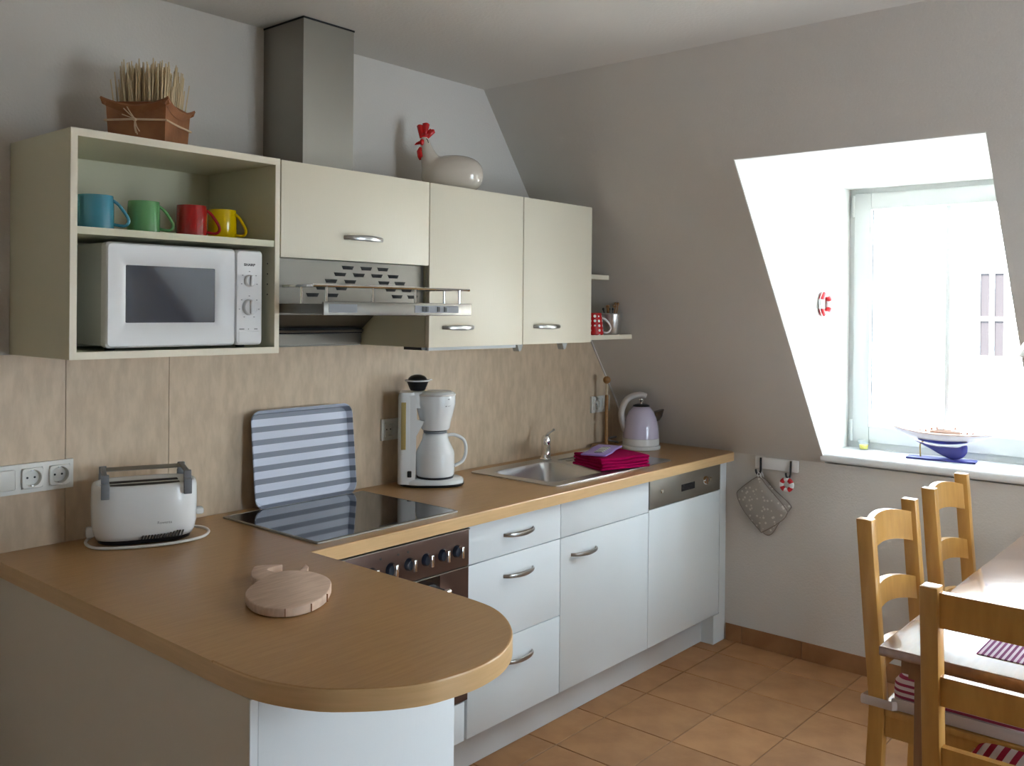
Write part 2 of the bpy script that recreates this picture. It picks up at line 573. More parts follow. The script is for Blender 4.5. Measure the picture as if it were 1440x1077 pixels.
# floor with individual tiles
fl = struct(obj('floor', bx(XLEFT - 0.15, XL + 0.42, YBACK - 0.15, 0.15, -0.12, -0.003), 'grout', smooth=False))
PITCH = 0.298
tsrc = None
gx0 = 2.212 - PITCH * 17
gy0 = -0.905 + PITCH * 4
nx = 20; ny = 15
for ix in range(nx):
    for iy in range(ny):
        x0 = gx0 + ix * PITCH
        y1 = -0.011 - 0 * PITCH if False else gy0 - 0.298 * iy
        xa, xb = x0 + 0.002, x0 + PITCH - 0.002
        ya, yb = y1 - PITCH + 0.002, y1 - 0.002
        if xb < XLEFT + 0.03 or xa > XL - 0.03 or yb < YBACK + 0.03 or ya > -0.03: continue
        full = xa >= XLEFT and xb <= XL and ya >= YBACK and yb <= 0
        if full:
            if tsrc is None:
                tsrc = obj('tile', box(NB(), -0.147, 0.147, -0.147, 0.147, -0.004, 0.0, bev=0.0015, seg=1), 'terracotta', fl, smooth=False)
                tsrc.location = ((xa + xb) / 2, (ya + yb) / 2, 0)
            else:
                share('tile', tsrc, fl, ((xa + xb) / 2, (ya + yb) / 2, 0))
        else:
            xa, xb, ya, yb = max(xa, XLEFT), min(xb, XL), max(ya, YBACK), min(yb, 0)
            hx, hy = (xb - xa) / 2, (yb - ya) / 2
            t = obj('tile', box(NB(), -hx, hx, -hy, hy, -0.004, 0.0, bev=0.0015, seg=1), 'terracotta', fl, smooth=False)
            t.location = (xa + hx, ya + hy, 0)
# tile baseboard along the knee wall
bb = struct(obj('baseboard_right', bx(XL - 0.006, XL - 0.0005, YBACK + 0.005, -0.56, 0.0005, 0.079), 'grout', smooth=False))
yy = -0.552
k = 0
first = 0.085
src = None
while yy > YBACK + 0.02:
    ln = first if k == 0 else 0.2955
    ye = max(yy - ln, YBACK + 0.01)
    if k > 0 and abs((yy - ye) - 0.2955) < 1e-4 and src is not None:
        share('tile', src, bb, (XL - 0.006, (yy + ye) / 2, 0.041))
    else:
        hl = (yy - ye) / 2 - 0.001
        t = obj('tile', box(NB(), -0.005, 0.0, -hl, hl, -0.0405, 0.0405, bev=0.0015, seg=1), 'terracotta_base', bb, smooth=False)
        t.location = (XL - 0.006, (yy + ye) / 2, 0.041)
        if k > 0 and src is None: src = t
    yy = ye
    k += 1

# windows
def window(name, ya, yb):
    fr = NB()
    x0, x1, zb, zt = 3.2618, 3.335, 0.9413, OZ1 + 0.009
    box(fr, x0, x1, ya, ya + 0.03, zb, zt); box(fr, x0, x1, yb - 0.03, yb, zb, zt)
    box(fr, x0, x1, ya + 0.03, yb - 0.03, zt - 0.03, zt); box(fr, x0, x1, ya + 0.03, yb - 0.03, zb, zb + 0.035)
    w_ = obj(name, fr, 'upvc', smooth=False)
    struct(w_)
    s = NB()
    a, b, c, d = ya + 0.026, yb - 0.026, zb + 0.03, zt - 0.024
    t = 0.075
    xs0, xs1 = x0 - 0.014, x1 - 0.02
    for bxs in ((a, a + t, c, d), (b - t, b, c, d), (a + t, b - t, c, c + t), (a + t, b - t, d - t, d)):
        box(s, xs0, xs1, bxs[0], bxs[1], bxs[2], bxs[3], bev=0.004, seg=2)
    sa = obj('sash', s, 'upvc', w_)
    g = NB()
    for bxs in ((a + t - 0.004, a + t + 0.003, c + t, d - t), (b - t - 0.003, b - t + 0.004, c + t, d - t)):
        box(g, x0 + 0.012, x0 + 0.02, *bxs)
    obj('seal', g, 'rubber_seal', sa, smooth=False)
    obj('pane', bx(x0 + 0.022, x0 + 0.028, a + t - 0.01, b - t + 0.01, c + t - 0.01, d - t + 0.01), 'window_glass', w_, smooth=False)
    ym = (ya + yb) / 2
    obj('glazing_bar', bx(x0 + 0.014, x0 + 0.034, ym - 0.011, ym + 0.011, c + t, d - t, bev=0.003), 'upvc', w_)
    h1 = NB(); lathe(h1, [(0, 0), (0.007, 0.002), (0.008, 0.006), (0.008, 0.094), (0.007, 0.098), (0, 0.1)], 12, (x0 - 0.012, yb - 0.020, zt - 0.13))
    obj('hinge', h1, 'upvc', w_)
    h2 = NB(); lathe(h2, [(0, 0), (0.007, 0.002), (0.008, 0.006), (0.008, 0.094), (0.007, 0.098), (0, 0.1)], 12, (x0 - 0.012, yb - 0.020, zb + 0.03))
    box(h2, x0 - 0.012, x0 - 0.002, yb - 0.032, yb - 0.014, zb + 0.05, zb + 0.058)
    obj('hinge', h2, 'upvc', w_)
    hd = NB()
    box(hd, xs0 - 0.012, xs0, a + 0.02, a + 0.048, 1.50, 1.57, bev=0.005)
    box(hd, xs0 - 0.04, xs0 - 0.012, a + 0.028, a + 0.04, 1.53, 1.542)
    box(hd, xs0 - 0.052, xs0 - 0.036, a + 0.024, a + 0.044, 1.42, 1.55, bev=0.006)
    obj('handle', hd, 'upvc', w_)
    si = NB()
    prism(si, rrect(2.974, 3.30, ZK + 0.008, 0.9413, 0.012, 4), 'y', ya - 0.012, yb + 0.012)
    # clip sill ends to the opening where it lies inside the reveal
    obj('sill', si, 'sill_white', w_)
    return w_
window('window_1', *DORM[0])
window('window_2', *DORM[1])

# glazed balcony door in the wall behind the camera
gd = NB()
y0_, y1_ = YBACK - 0.13, YBACK - 0.06
box(gd, GD0, GD0 + 0.05, y0_, y1_, 0, GDZ); box(gd, GD1 - 0.05, GD1, y0_, y1_, 0, GDZ)
box(gd, GD0 + 0.05, GD1 - 0.05, y0_, y1_, GDZ - 0.05, GDZ); box(gd, GD0 + 0.05, GD1 - 0.05, y0_, y1_, 0, 0.04)
gdo = struct(obj('door_1', gd, 'upvc', smooth=False))
gm = (GD0 + GD1) / 2
for xa, xb in ((GD0 + 0.05, gm), (gm, GD1 - 0.05)):
    b = NB()
    for q in ((xa, xa + 0.08, 0.04, GDZ - 0.05), (xb - 0.08, xb, 0.04, GDZ - 0.05)):
        box(b, q[0], q[1], y0_ + 0.01, y1_ + 0.01, q[2], q[3])
    box(b, xa + 0.08, xb - 0.08, y0_ + 0.01, y1_ + 0.01, 0.04, 0.14); box(b, xa + 0.08, xb - 0.08, y0_ + 0.01, y1_ + 0.01, GDZ - 0.13, GDZ - 0.05)
    lf_ = obj('door_leaf', b, 'upvc', gdo, smooth=False)
    obj('pane', bx(xa + 0.07, xb - 0.07, y0_ + 0.03, y0_ + 0.036, 0.13, GDZ - 0.12), 'window_glass', lf_, smooth=False)
# light trim strip where splashback meets the slope
tr = NB()
z0t, z1t = 0.905, 1.4283
tv = Vector((slx(z1t) - slx(z0t), 0, z1t - z0t)).normalized()
pl = Vector((-tv.z, 0, tv.x))
q0 = Vector((slx(z0t), 0, z0t)); q1 = Vector((slx(z1t), 0, z1t))
pp = [q0 - 0 * pl, q1 - 0 * pl, q1 + pl * 0.006, q0 + pl * 0.006]
prism(tr, [(v.x, v.z) for v in pp], 'y', -0.016, -0.0005)
struct(obj('trim_1', tr, 'wall_paint', smooth=False))

# splashback panels
sp = thing('splashback', 'beige stone-look splashback between worktop and wall cupboards', 'splashback', (0.5, 0, ZW))
for xa, xb in ((-1.2, 0.144), (0.146, 0.451), (0.453, None)):
    b = NB()
    zt_ = 1.4283
    if xb is None:
        pg = [(xa, ZW), (slx(ZW) - 0.008, ZW), (slx(zt_) - 0.008, zt_), (xa, zt_)]
    else:
        pg = [(xa, ZW), (xb, ZW), (xb, zt_), (xa, zt_)]
    prism(b, pg, 'y', -0.010, -0.001)
    obj('panel', b, 'splash_laminate', sp, world=True, smooth=False)

# ------------------------------------------------------------------ outside
gr = struct(obj('ground', bx(3.6, 40, -30, 30, -4.2, -4.0), 'street_ground', smooth=False))
nh = thing('neighbouring_house', 'bright white house facade with small window seen through the window', 'house', (9.0, -1.0, -4.0))
obj('wall', bx(9.0, 9.3, -9, 7, -4.0, 2.42), 'facade_plaster', nh, world=True, smooth=False)
obj('gutter', bx(8.86, 9.0, -9, 7, 2.42, 2.50, bev=0.02), 'gutter_grey', nh, world=True)
rf = NB(); prism(rf, [(8.8, 2.46), (8.8, 2.5), (12.5, 5.5), (12.5, 5.46)], 'y', -9, 7)
obj('roof', rf, 'roof_tile', nh, world=True, smooth=False)
for yc in (-0.28, -2.6, 2.0):
    fw = NB()
    y0, y1, z0, z1 = yc - 0.16, yc + 0.16, 1.10, 2.02
    for q in ((y0, y0 + 0.05, z0, z1), (y1 - 0.05, y1, z0, z1), (y0 + 0.05, y1 - 0.05, z0, z0 + 0.05), (y0 + 0.05, y1 - 0.05, z1 - 0.05, z1), (yc - 0.02, yc + 0.02, z0 + 0.05, z1 - 0.05), (y0 + 0.05, yc - 0.02, 1.50, 1.54), (yc + 0.02, y1 - 0.05, 1.50, 1.54)):
        box(fw, 8.96, 9.0, *q)
    wf = obj('window', fw, 'facade_frame', nh, world=True, smooth=False)
    for q in ((y0 + 0.05, yc - 0.02, z0 + 0.05, 1.50), (yc + 0.02, y1 - 0.05, z0 + 0.05, 1.50), (y0 + 0.05, yc - 0.02, 1.54, z1 - 0.05), (yc + 0.02, y1 - 0.05, 1.54, z1 - 0.05)):
        obj('pane', bx(8.985, 8.999, *q), 'facade_pane', wf, world=True, smooth=False)

# ------------------------------------------------------------------ handles
def bow_handle(name, xa, xb, z, y, parent, world=True, m='handle_steel'):
    b = NB()
    n = 14
    pts = []; rad = []
    for i in range(n + 1):
        t = i / n
        x = xa + (xb - xa) * t
        d = 0.030 * (math.sin(PI * t) ** 0.55 if 0 < t < 1 else 0)
        pts.append((x, y - d, z)); rad.append(0.0046 + 0.0022 * math.sin(PI * t))
    tube(b, pts, rad, 8, sx=0.8, sy=1.35)
    return obj(name, b, m, parent, world=world)

# ------------------------------------------------------------------ base units
def front(name, x0, x1, z0, z1, parent, m='base_white', y=YF):
    return obj(name, bx(x0 + 0.0015, x1 - 0.0015, y, y + 0.019, z0 + 0.0015, z1 - 0.0015, bev=0.0015, seg=2), m, parent, world=True)

B0, B1, B2, B3 = 1.2167, 1.713, 2.3164, 2.935
t = thing('drawer_cabinet', 'white base cabinet with three drawers between oven and sink', 'cabinet', ((B0 + B1) / 2, -0.28, 0.137))
obj('body', bx(B0 + 0.001, B1 - 0.001, YF + 0.021, -0.012, 0.137, 0.858), 'base_white', t, world=True, smooth=False)
for z0, z1, zh in ((0.137, 0.4268, 0.342), (0.4268, 0.7136, 0.641), (0.7136, 0.857, 0.783)):
    d = front('drawer', B0, B1, z0, z1, t)
    bow_handle('handle', 1.393, 1.552, zh, YF, d)
t = thing('sink_cabinet', 'white base cabinet with single door and blank panel under the sink', 'cabinet', ((B1 + B2) / 2, -0.28, 0.137))
sb = NB()
box(sb, B1 + 0.001, B2 - 0.001, YF + 0.021, -0.012, 0.137, 0.72)
box(sb, B1 + 0.001, B1 + 0.019, YF + 0.021, -0.012, 0.72, 0.858)
box(sb, B2 - 0.019, B2 - 0.001, YF + 0.021, -0.012, 0.72, 0.858)
obj('body', sb, 'base_white', t, world=True, smooth=False)
front('blank_panel', B1, B2, 0.7136, 0.857, t)
d = front('door', B1, B2, 0.137, 0.7136, t)
bow_handle('handle', 1.778, 1.938, 0.640, YF, d)
# dishwasher
t = thing('dishwasher', 'integrated dishwasher with steel control strip and white door panel', 'dishwasher', ((B2 + B3) / 2, -0.28, 0.137))
obj('body', bx(B2 + 0.002, B3 - 0.002, YF + 0.021, -0.03, 0.137, 0.855), 'micro_side', t, world=True, smooth=False)
front('door', B2, B3, 0.137, 0.722, t)
cp = obj('control_panel', bx(B2 + 0.002, B3 - 0.002, YF - 0.004, YF + 0.02, 0.724, 0.850, bev=0.003), 'steel_brushed', t, world=True)
kb = NB(); lathe(kb, [(0, -0.020), (0.017, -0.020), (0.0195, -0.016), (0.021, 0)], 24, (2.775, YF - 0.004, 0.790), axis='y')
box(kb, 2.7725, 2.7775, YF - 0.028, YF - 0.022, 0.774, 0.806)
obj('knob', kb, 'chrome', cp, world=True)
obj('display', bx(2.575, 2.69, YF - 0.0055, YF - 0.003, 0.765, 0.795), 'black_glass', cp, world=True, smooth=False)
for x_, r_ in ((2.41, 0.009), (2.815, 0.006), (2.835, 0.006)):
    bt = NB(); lathe(bt, [(0, -0.006), (r_ * 0.8, -0.006), (r_, -0.004), (r_, 0)], 16, (x_, YF - 0.004, 0.79), axis='y')
    obj('button', bt, 'chrome', cp, world=True)
# filler panel and leg next to the knee wall
fp = NB()
box(fp, B3 + 0.002, XL - 0.001, YF, YF + 0.25, 0.0, 0.8575)
box(fp, 2.8845, B3 + 0.002, YF, YF + 0.25, 0.0, 0.134)
tag(obj('filler_panel', fp, 'base_white', smooth=False), 'narrow white end panel with foot between dishwasher and knee wall', 'panel')
pn = obj('plinth', bx(0.49, 2.884, -0.481, -0.463, 0.002, 0.135), 'plinth_white', smooth=False)
tag(pn, 'long recessed white plinth board under the base cabinets', 'plinth')

# built-in oven in its housing
O0 = 0.6167
t = thing('oven_housing', 'white cabinet housing around and below the brown oven', 'cabinet', ((O0 + B0) / 2, -0.28, 0.137))
ob = NB()
box(ob, O0 - 0.016, O0 + 0.001, YF + 0.021, -0.012, 0.137, 0.8575)
box(ob, B0 - 0.018, B0 - 0.001, YF + 0.021, -0.012, 0.137, 0.8575)
box(ob, O0 + 0.001, B0 - 0.018, YF + 0.021, -0.012, 0.137, 0.265)
obj('body', ob, 'base_white', t, world=True, smooth=False)
front('front_panel', O0 - 0.016, B0 - 0.01, 0.137, 0.270, t)
t = thing('oven', 'brown built-in oven with dark knobs and black glass door', 'oven', ((O0 + B0) / 2, -0.28, 0.28))
obj('body', bx(O0 + 0.003, B0 - 0.02, YF + 0.02, -0.05, 0.275, 0.845), 'black_plastic', t, world=True, smooth=False)
cp = obj('control_panel', bx(O0 + 0.003, B0 - 0.004, YF - 0.008, YF + 0.02, 0.719, 0.838, bev=0.003), 'oven_brown', t, world=True)
tm = NB(); box(tm, O0 + 0.003, B0 - 0.004, YF - 0.0115, YF + 0.01, 0.838, 0.841)
obj('trim_strip', tm, 'steel_brushed', cp, world=True, smooth=False)
for x_ in (0.721, 0.796, 0.871, 0.946, 1.018, 1.09, 1.155):
    kb = NB()
    lathe(kb, [(0, -0.014), (0.016, -0.014), (0.0185, -0.010), (0.0205, 0)], 24, (x_, YF - 0.008, 0.776), axis='y')
    kn = obj('knob', kb, 'knob_dark', cp, world=True)
    gp = NB(); box(gp, x_ - 0.0055, x_ + 0.0055, YF - 0.040, YF - 0.021, 0.757, 0.795, bev=0.003)
    obj('grip', gp, 'chrome', kn, world=True)
for x_ in (0.83, 0.90, 0.94):
    lp = NB(); lathe(lp, [(0, -0.002), (0.0035, -0.002), (0.0035, 0)], 10, (x_, YF - 0.008, 0.815), axis='y')
    obj('pilot_light', lp, 'print_dark', cp, world=True)
dr = NB()
box(dr, O0 + 0.003, O0 + 0.10, YF - 0.006, YF + 0.02, 0.275, 0.713)
box(dr, B0 - 0.135, B0 - 0.004, YF - 0.006, YF + 0.02, 0.275, 0.713)
box(dr, O0 + 0.10, B0 - 0.135, YF - 0.006, YF + 0.02, 0.275, 0.36)
door = obj('door', dr, 'oven_brown', t, world=True, smooth=False)
obj('door_glass', bx(O0 + 0.10, B0 - 0.135, YF - 0.0055, YF + 0.018, 0.36, 0.713), 'black_glass', door, world=True, smooth=False)
hb = NB()
tube(hb, smoothpath([(O0 + 0.10, YF - 0.006, 0.665), (O0 + 0.10, YF - 0.030, 0.665), (O0 + 0.125, YF - 0.042, 0.665), (B0 - 0.16, YF - 0.042, 0.665), (B0 - 0.135, YF - 0.030, 0.665), (B0 - 0.135, YF - 0.006, 0.665)], 5), 0.010, 12)
obj('handle', hb, 'chrome', door, world=True)
es = NB(); box(es, O0 + 0.10, B0 - 0.004, YF - 0.0075, YF + 0.01, 0.7135, 0.7165)
obj('trim_strip', es, 'steel_brushed', door, world=True, smooth=False)

# peninsula base
t = thing('peninsula_base', 'peninsula base with grey outer side and white end panel', 'cabinet', (0.21, -0.6, 0.0))
obj('side_panel', bx(-0.050, -0.034, -1.215, -0.012, 0.0, 0.8605), 'panel_grey', t, world=True, smooth=False)
obj('panel_edge', bx(-0.050, -0.034, -1.2185, -1.2152, 0.0, 0.8605), 'base_white', t, world=True, smooth=False)
obj('end_panel', bx(-0.0325, 0.47, -1.2175, -1.199, 0.0, 0.8605, bev=0.0015), 'base_white', t, world=True)
obj('body', bx(-0.033, 0.468, -1.198, -0.012, 0.10, 0.8605), 'base_white', t, world=True, smooth=False)

# worktop: one continuous L-shaped slab with a cut-out for the sink
WX1 = slx(ZW) - 0.003
pen = [(0.5429, -1.10), (0.538, -1.22), (0.525, -1.287), (0.495, -1.346), (0.450, -1.402), (0.400, -1.443), (0.345, -1.471), (0.300, -1.483), (0.250, -1.488), (0.200, -1.483),
       (0.143, -1.470), (0.090, -1.440), (0.042, -1.398), (0.001, -1.351), (-0.027, -1.293), (-0.045, -1.235), (-0.0525, -1.17), (-0.0542, -1.10)]
pen = [tuple(v) for v in smoothpath(pen, 3)]
outer = [(-0.0542, -0.011), (WX1, -0.011)]
for k in range(7):
    a_ = R(0 - 90 * k / 6)
    outer.append((WX1 - 0.035 + 0.035 * math.cos(a_), YW + 0.035 + 0.035 * math.sin(a_)))
outer += [(0.5429 + 0.001, YW)] + pen
hole = [(1.748, -0.482), (1.748, -0.138), (2.132, -0.138), (2.132, -0.482)]
wb = NB()
def loop_edges(pts):
    v = [wb.verts.new((p[0], p[1], ZW)) for p in pts]
    return [wb.edges.new((v[i], v[(i + 1) % len(v)])) for i in range(len(v))]
oe = loop_edges(outer); he = loop_edges(hole)
tf = bmesh.ops.triangle_fill(wb, use_beauty=True, use_dissolve=False, edges=oe + he)
topf = [g for g in tf['geom'] if isinstance(g, bmesh.types.BMFace)]
for f_ in topf:
    if f_.normal.z < 0: f_.normal_flip()
ex = bmesh.ops.extrude_face_region(wb, geom=topf)
nv = [g for g in ex['geom'] if isinstance(g, bmesh.types.BMVert)]
bmesh.ops.translate(wb, verts=nv, vec=(0, 0, -TW))
bmesh.ops.recalc_face_normals(wb, faces=wb.faces)
be = []
for e in wb.edges:
    if len(e.link_faces) == 2 and abs(e.verts[0].co.z - ZW) < 1e-6 and abs(e.verts[1].co.z - ZW) < 1e-6:
        n0, n1 = e.link_faces[0].normal, e.link_faces[1].normal
        if abs(abs(n0.z) - abs(n1.z)) > 0.5 and e.verts[0].co.y < -0.02 and e.verts[1].co.y < -0.02:
            be.append(e)
bmesh.ops.bevel(wb, geom=be, offset=0.004, segments=2, profile=0.5, affect='EDGES')
wb.normal_update()
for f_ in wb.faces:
    if abs(f_.normal.z) < 0.5: f_.material_index = 1  # side faces take the beech with window light painted in
wt = obj('worktop', wb, ['beech_worktop', 'worktop_edge_lit'], ang=14)
tag(wt, 'beech-look L-shaped worktop with rounded peninsula end', 'worktop')

# ------------------------------------------------------------------ cooktop
t = thing('cooktop', 'black glass ceramic cooktop set in the worktop', 'cooktop', (0.88, -0.31, ZW))
fb = NB()
x0, x1, y0, y1 = 0.597, 1.163, -0.552, -0.072
o_ = rrect(x0, x1, y0, y1, 0.008, 3); i_ = rrect(x0 + 0.006, x1 - 0.006, y0 + 0.006, y1 - 0.006, 0.006, 3)
loft(fb, [[(p[0], p[1], ZW + 0.0003) for p in o_], [(p[0], p[1], ZW + 0.005) for p in o_], [(p[0], p[1], ZW + 0.0065) for p in i_], [(p[0], p[1], ZW + 0.0035) for p in i_]], False, False)
obj('frame', fb, 'steel_brushed', t, world=True)
gb = NB(); prism(gb, rrect(x0 + 0.006, x1 - 0.006, y0 + 0.006, y1 - 0.006, 0.006, 3), 'z', ZW + 0.0005, ZW + 0.006)
obj('glass', gb, 'black_glass', t, world=True, smooth=False)

# ------------------------------------------------------------------ sink and tap
t = thing('sink', 'stainless steel inset sink with bowl and drainer', 'sink', (2.12, -0.3, ZW))
sk = NB()
def ring(x0, x1, y0, y1, r, z): return [(p[0], p[1], z) for p in rrect(x0, x1, y0, y1, r, 6)]
loft(sk, [ring(1.712, 2.545, -0.522, -0.072, 0.025, ZW + 0.0005), ring(1.712, 2.545, -0.522, -0.072, 0.025, ZW + 0.004),
          ring(1.722, 2.535, -0.512, -0.082, 0.02, ZW + 0.006), ring(1.758, 2.122, -0.474, -0.146, 0.05, ZW + 0.0045),
          ring(1.764, 2.116, -0.468, -0.152, 0.05, ZW - 0.008), ring(1.784, 2.096, -0.448, -0.172, 0.05, ZW - 0.125),
          ring(1.81, 2.07, -0.422, -0.198, 0.05, ZW - 0.138)], False, True)
obj('basin', sk, 'steel_sink', t, world=True, ang=50)
dg_ = NB()
for i in range(7):
    yc = -0.16 - i * 0.045
    tube(dg_, [(2.19, yc, ZW + 0.005), (2.20, yc, ZW + 0.0065), (2.49, yc, ZW + 0.0065), (2.50, yc, ZW + 0.005)], 0.008, 8, sx=1.0, sy=0.35)
obj('drainer_ribs', dg_, 'steel_sink', t, world=True)
dn = NB(); lathe(dn, [(0, 0.002), (0.02, 0.002), (0.022, 0.005), (0.038, 0.004), (0.04, 0.0)], 24, (1.94, -0.31, ZW - 0.138))
obj('drain', dn, 'chrome', t, world=True)
t = thing('tap', 'chrome single-lever mixer tap behind the sink bowl', 'tap', (2.150, -0.118, ZW + 0.006))
tb = NB(); lathe(tb, [(0, 0), (0.026, 0), (0.026, 0.006), (0.021, 0.010), (0.020, 0.06), (0.022, 0.085), (0.019, 0.100), (0.012, 0.108), (0, 0.110)], 24)
obj('body', tb, 'chrome', t)
sp_ = NB(); tube(sp_, smoothpath([(-0.008, -0.008, 0.05), (-0.04, -0.035, 0.066), (-0.08, -0.068, 0.070), (-0.105, -0.090, 0.058), (-0.108, -0.093, 0.045)], 5), 0.0115, 12)
obj('spout', sp_, 'chrome', t)
lv = NB(); tube(lv, [(0, 0, 0.10), (0.004, -0.012, 0.118), (0.010, -0.036, 0.134)], [0.012, 0.011, 0.009], 12, sx=1.3, sy=0.6)
obj('lever', lv, 'chrome', t)

# ------------------------------------------------------------------ wall units
PT = 0.017
t = thing('open_shelf_unit', 'cream open wall unit holding mugs and microwave', 'shelf unit', (0.3, 0, ZB))
X1, X2, X3, X4 = 0.599, 1.2009, 1.6977, 2.142
obj('side_panel', bx(0.0, PT, YU, -0.001, ZB, ZT, bev=0.001, seg=1), 'cabinet_body', t, world=True, smooth=False)
obj('side_panel', bx(X1 - PT, X1 - 0.0015, YU, -0.001, ZB, ZT, bev=0.001, seg=1), 'cabinet_body', t, world=True, smooth=False)
obj('top_panel', bx(PT, X1 - PT, YU, -0.001, ZT - 0.019, ZT), 'cabinet_body', t, world=True, smooth=False)
obj('bottom_panel', bx(PT, X1 - PT, YU, -0.001, ZB, ZB + 0.018), 'cabinet_body', t, world=True, smooth=False)
obj('shelf', bx(PT, X1 - PT, YU + 0.003, -0.01, 1.738, 1.756), 'cabinet_body', t, world=True, smooth=False)
obj('back_panel', bx(PT, X1 - PT, -0.010, -0.001, ZB + 0.018, ZT - 0.019), 'cabinet_body', t, world=True, smooth=False)
ew = NB()
box(ew, 0.0, PT, YU - 0.0015, YU, ZB, ZT); box(ew, X1 - PT, X1 - 0.0015, YU - 0.0015, YU, ZB, ZT)
box(ew, PT, X1 - PT, YU - 0.0015, YU, ZT - 0.019, ZT); box(ew, PT, X1 - PT, YU - 0.0015, YU, ZB, ZB + 0.018)
obj('edge_band', ew, 'cabinet_white', t, world=True, smooth=False)
for z_ in (1.60, 1.63, 1.66, 1.69):
    pg_ = NB()
    lathe(pg_, [(0.0025, 0.0), (0.0025, -0.001), (0, -0.001)], 8, (X1 - PT, YU + 0.035, z_), axis='x')
    obj('peg_hole', pg_, 'print_dark', t, world=True)

def wall_cab(name, label, x0, x1, z0, z1, hx, hz, zdoor):
    t = thing(name, label, 'cabinet', ((x0 + x1) / 2, -0.17, z0))
    b = NB()
    box(b, x0 + 0.001, x1 - 0.001, YU + 0.021, -0.001, z0, z1)
    obj('body', b, 'cabinet_body', t, world=True, smooth=False)
    d = obj('door', bx(x0 + 0.002, x1 - 0.002, YU, YU + 0.019, zdoor, z1 - 0.001, bev=0.0015), 'cabinet_white', t, world=True)
    bow_handle('handle', hx[0], hx[1], hz, YU, d)
    return t
wall_cab('flap_cabinet', 'short cream wall cabinet with flap door above the extractor hood', X1 + 0.002, X2, 1.711, ZT, (0.835, 0.990), 1.782, 1.7095)
c2 = wall_cab('wall_cabinet', 'tall cream wall cabinet beside the extractor hood under the ceramic hen', X2, X3, ZB, ZT, (1.266, 1.420), 1.4975, ZB)
c3 = wall_cab('wall_cabinet', 'tall cream wall cabinet beside the small end shelves', X3, X4, ZB, ZT, (1.761, 1.921), 1.4975, ZB)
ur = NB(); box(ur, X2 + 0.03, X3 - 0.005, YU + 0.03, YU + 0.05, ZB - 0.012, ZB)
obj('light_rail', ur, 'micro_side', c2, world=True, smooth=False)
br = NB(); box(br, X2 + 0.004, X2 + 0.05, -0.325, -0.235, ZB - 0.010, ZB)
obj('mounting_bracket', br, 'black_plastic', c2, world=True, smooth=False)
for x_ in (1.80, 2.09):
    hk = NB(); prism(hk, [(x_ - 0.02, ZB), (x_ + 0.02, ZB), (x_ + 0.006, ZB - 0.03), (x_ - 0.006, ZB - 0.032)], 'y', YU + 0.10, YU + 0.13)
    obj('light_clip', hk, 'micro_side', c3, world=True, smooth=False)
# end shelves on the slope side
for nm, z_, xr, lab in (('end_shelf', 1.4545, 2.585, 'lower white end shelf holding red cup and metal bucket'),
                        ('end_shelf', 1.7190, 2.398, 'short empty white end shelf above the red spotted cup')):
    e_ = NB()
    zc = z_ - 0.020
    prism(e_, [(X4 + 0.0015, -0.002), (X4 + 0.0015, -0.285), (xr - 0.02, -0.285), (xr, -0.265), (xr, -0.002)], 'z', zc, z_)
    tag(obj(nm, e_, 'cabinet_white', smooth=False), lab, 'shelf', 'end shelves beside the wall cabinet')

# ------------------------------------------------------------------ extractor hood
t = thing('extractor_hood', 'stainless steel pull-out extractor hood with spice rail', 'hood', (0.9, 0, 1.43))
HX0, HX1 = X1 + 0.004, X2 - 0.004
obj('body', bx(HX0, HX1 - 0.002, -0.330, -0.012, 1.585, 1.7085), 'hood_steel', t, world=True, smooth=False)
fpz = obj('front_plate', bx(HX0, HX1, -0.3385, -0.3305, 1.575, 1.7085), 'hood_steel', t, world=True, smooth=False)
rows = [(1.690, [0.870, 0.945, 1.015]), (1.668, [0.840, 0.915, 0.990, 1.060]), (1.646, [0.805, 0.880, 1.020, 1.090]), (1.624, [0.770, 0.845, 1.050, 1.120]), (1.602, [0.735, 0.810, 1.078, 1.148])]
for z_, xs_ in rows:
    for x_ in xs_:
        s_ = NB(); prism(s_, [(x_ - 0.024, z_ + 0.005), (x_ + 0.024, z_ + 0.005), (x_ + 0.018, z_ - 0.006), (x_ - 0.018, z_ - 0.006)], 'y', -0.3397, -0.3384)
        obj('slot', s_, 'dark_recess', fpz, world=True, smooth=False)
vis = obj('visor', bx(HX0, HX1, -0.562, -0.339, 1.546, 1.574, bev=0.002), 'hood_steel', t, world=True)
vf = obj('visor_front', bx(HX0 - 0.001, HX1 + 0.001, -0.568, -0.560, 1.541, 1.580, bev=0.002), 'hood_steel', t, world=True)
obj('switch_panel', bx(0.945, 1.135, -0.5695, -0.567, 1.550, 1.572), 'grey_plastic', vf, world=True, smooth=False)
for x_ in (0.975, 0.99, 1.04, 1.07):
    obj('switch', bx(x_, x_ + 0.010, -0.5715, -0.569, 1.553, 1.569), 'black_plastic', vf, world=True, smooth=False)
obj('lens_cover', bx(0.62, 0.72, -0.5690, -0.567, 1.549, 1.573), 'grey_plastic', vf, world=True, smooth=False)
rl = NB()
tube(rl, smoothpath([(0.616, -0.345, 1.625), (0.612, -0.52, 1.625), (0.63, -0.543, 1.625), (1.165, -0.543, 1.625), (1.186, -0.525, 1.625), (1.188, -0.345, 1.625)], 6), 0.0042, 8)
rail = obj('spice_rail', rl, 'chrome', t, world=True)
for x_, y_ in ((0.63, -0.543), (0.80, -0.543), (0.97, -0.543), (1.165, -0.543), (1.188, -0.45), (0.613, -0.45)):
    pb = NB(); tube(pb, [(x_, y_, 1.5735), (x_, y_, 1.625)], 0.004, 8)
    obj('rail_post', pb, 'chrome', rail, world=True)
lowb = NB()
prism(lowb, [(-0.012, 1.545), (-0.085, 1.545), (-0.085, 1.538), (-0.022, 1.492), (-0.012, 1.492)], 'x', HX0, HX1)
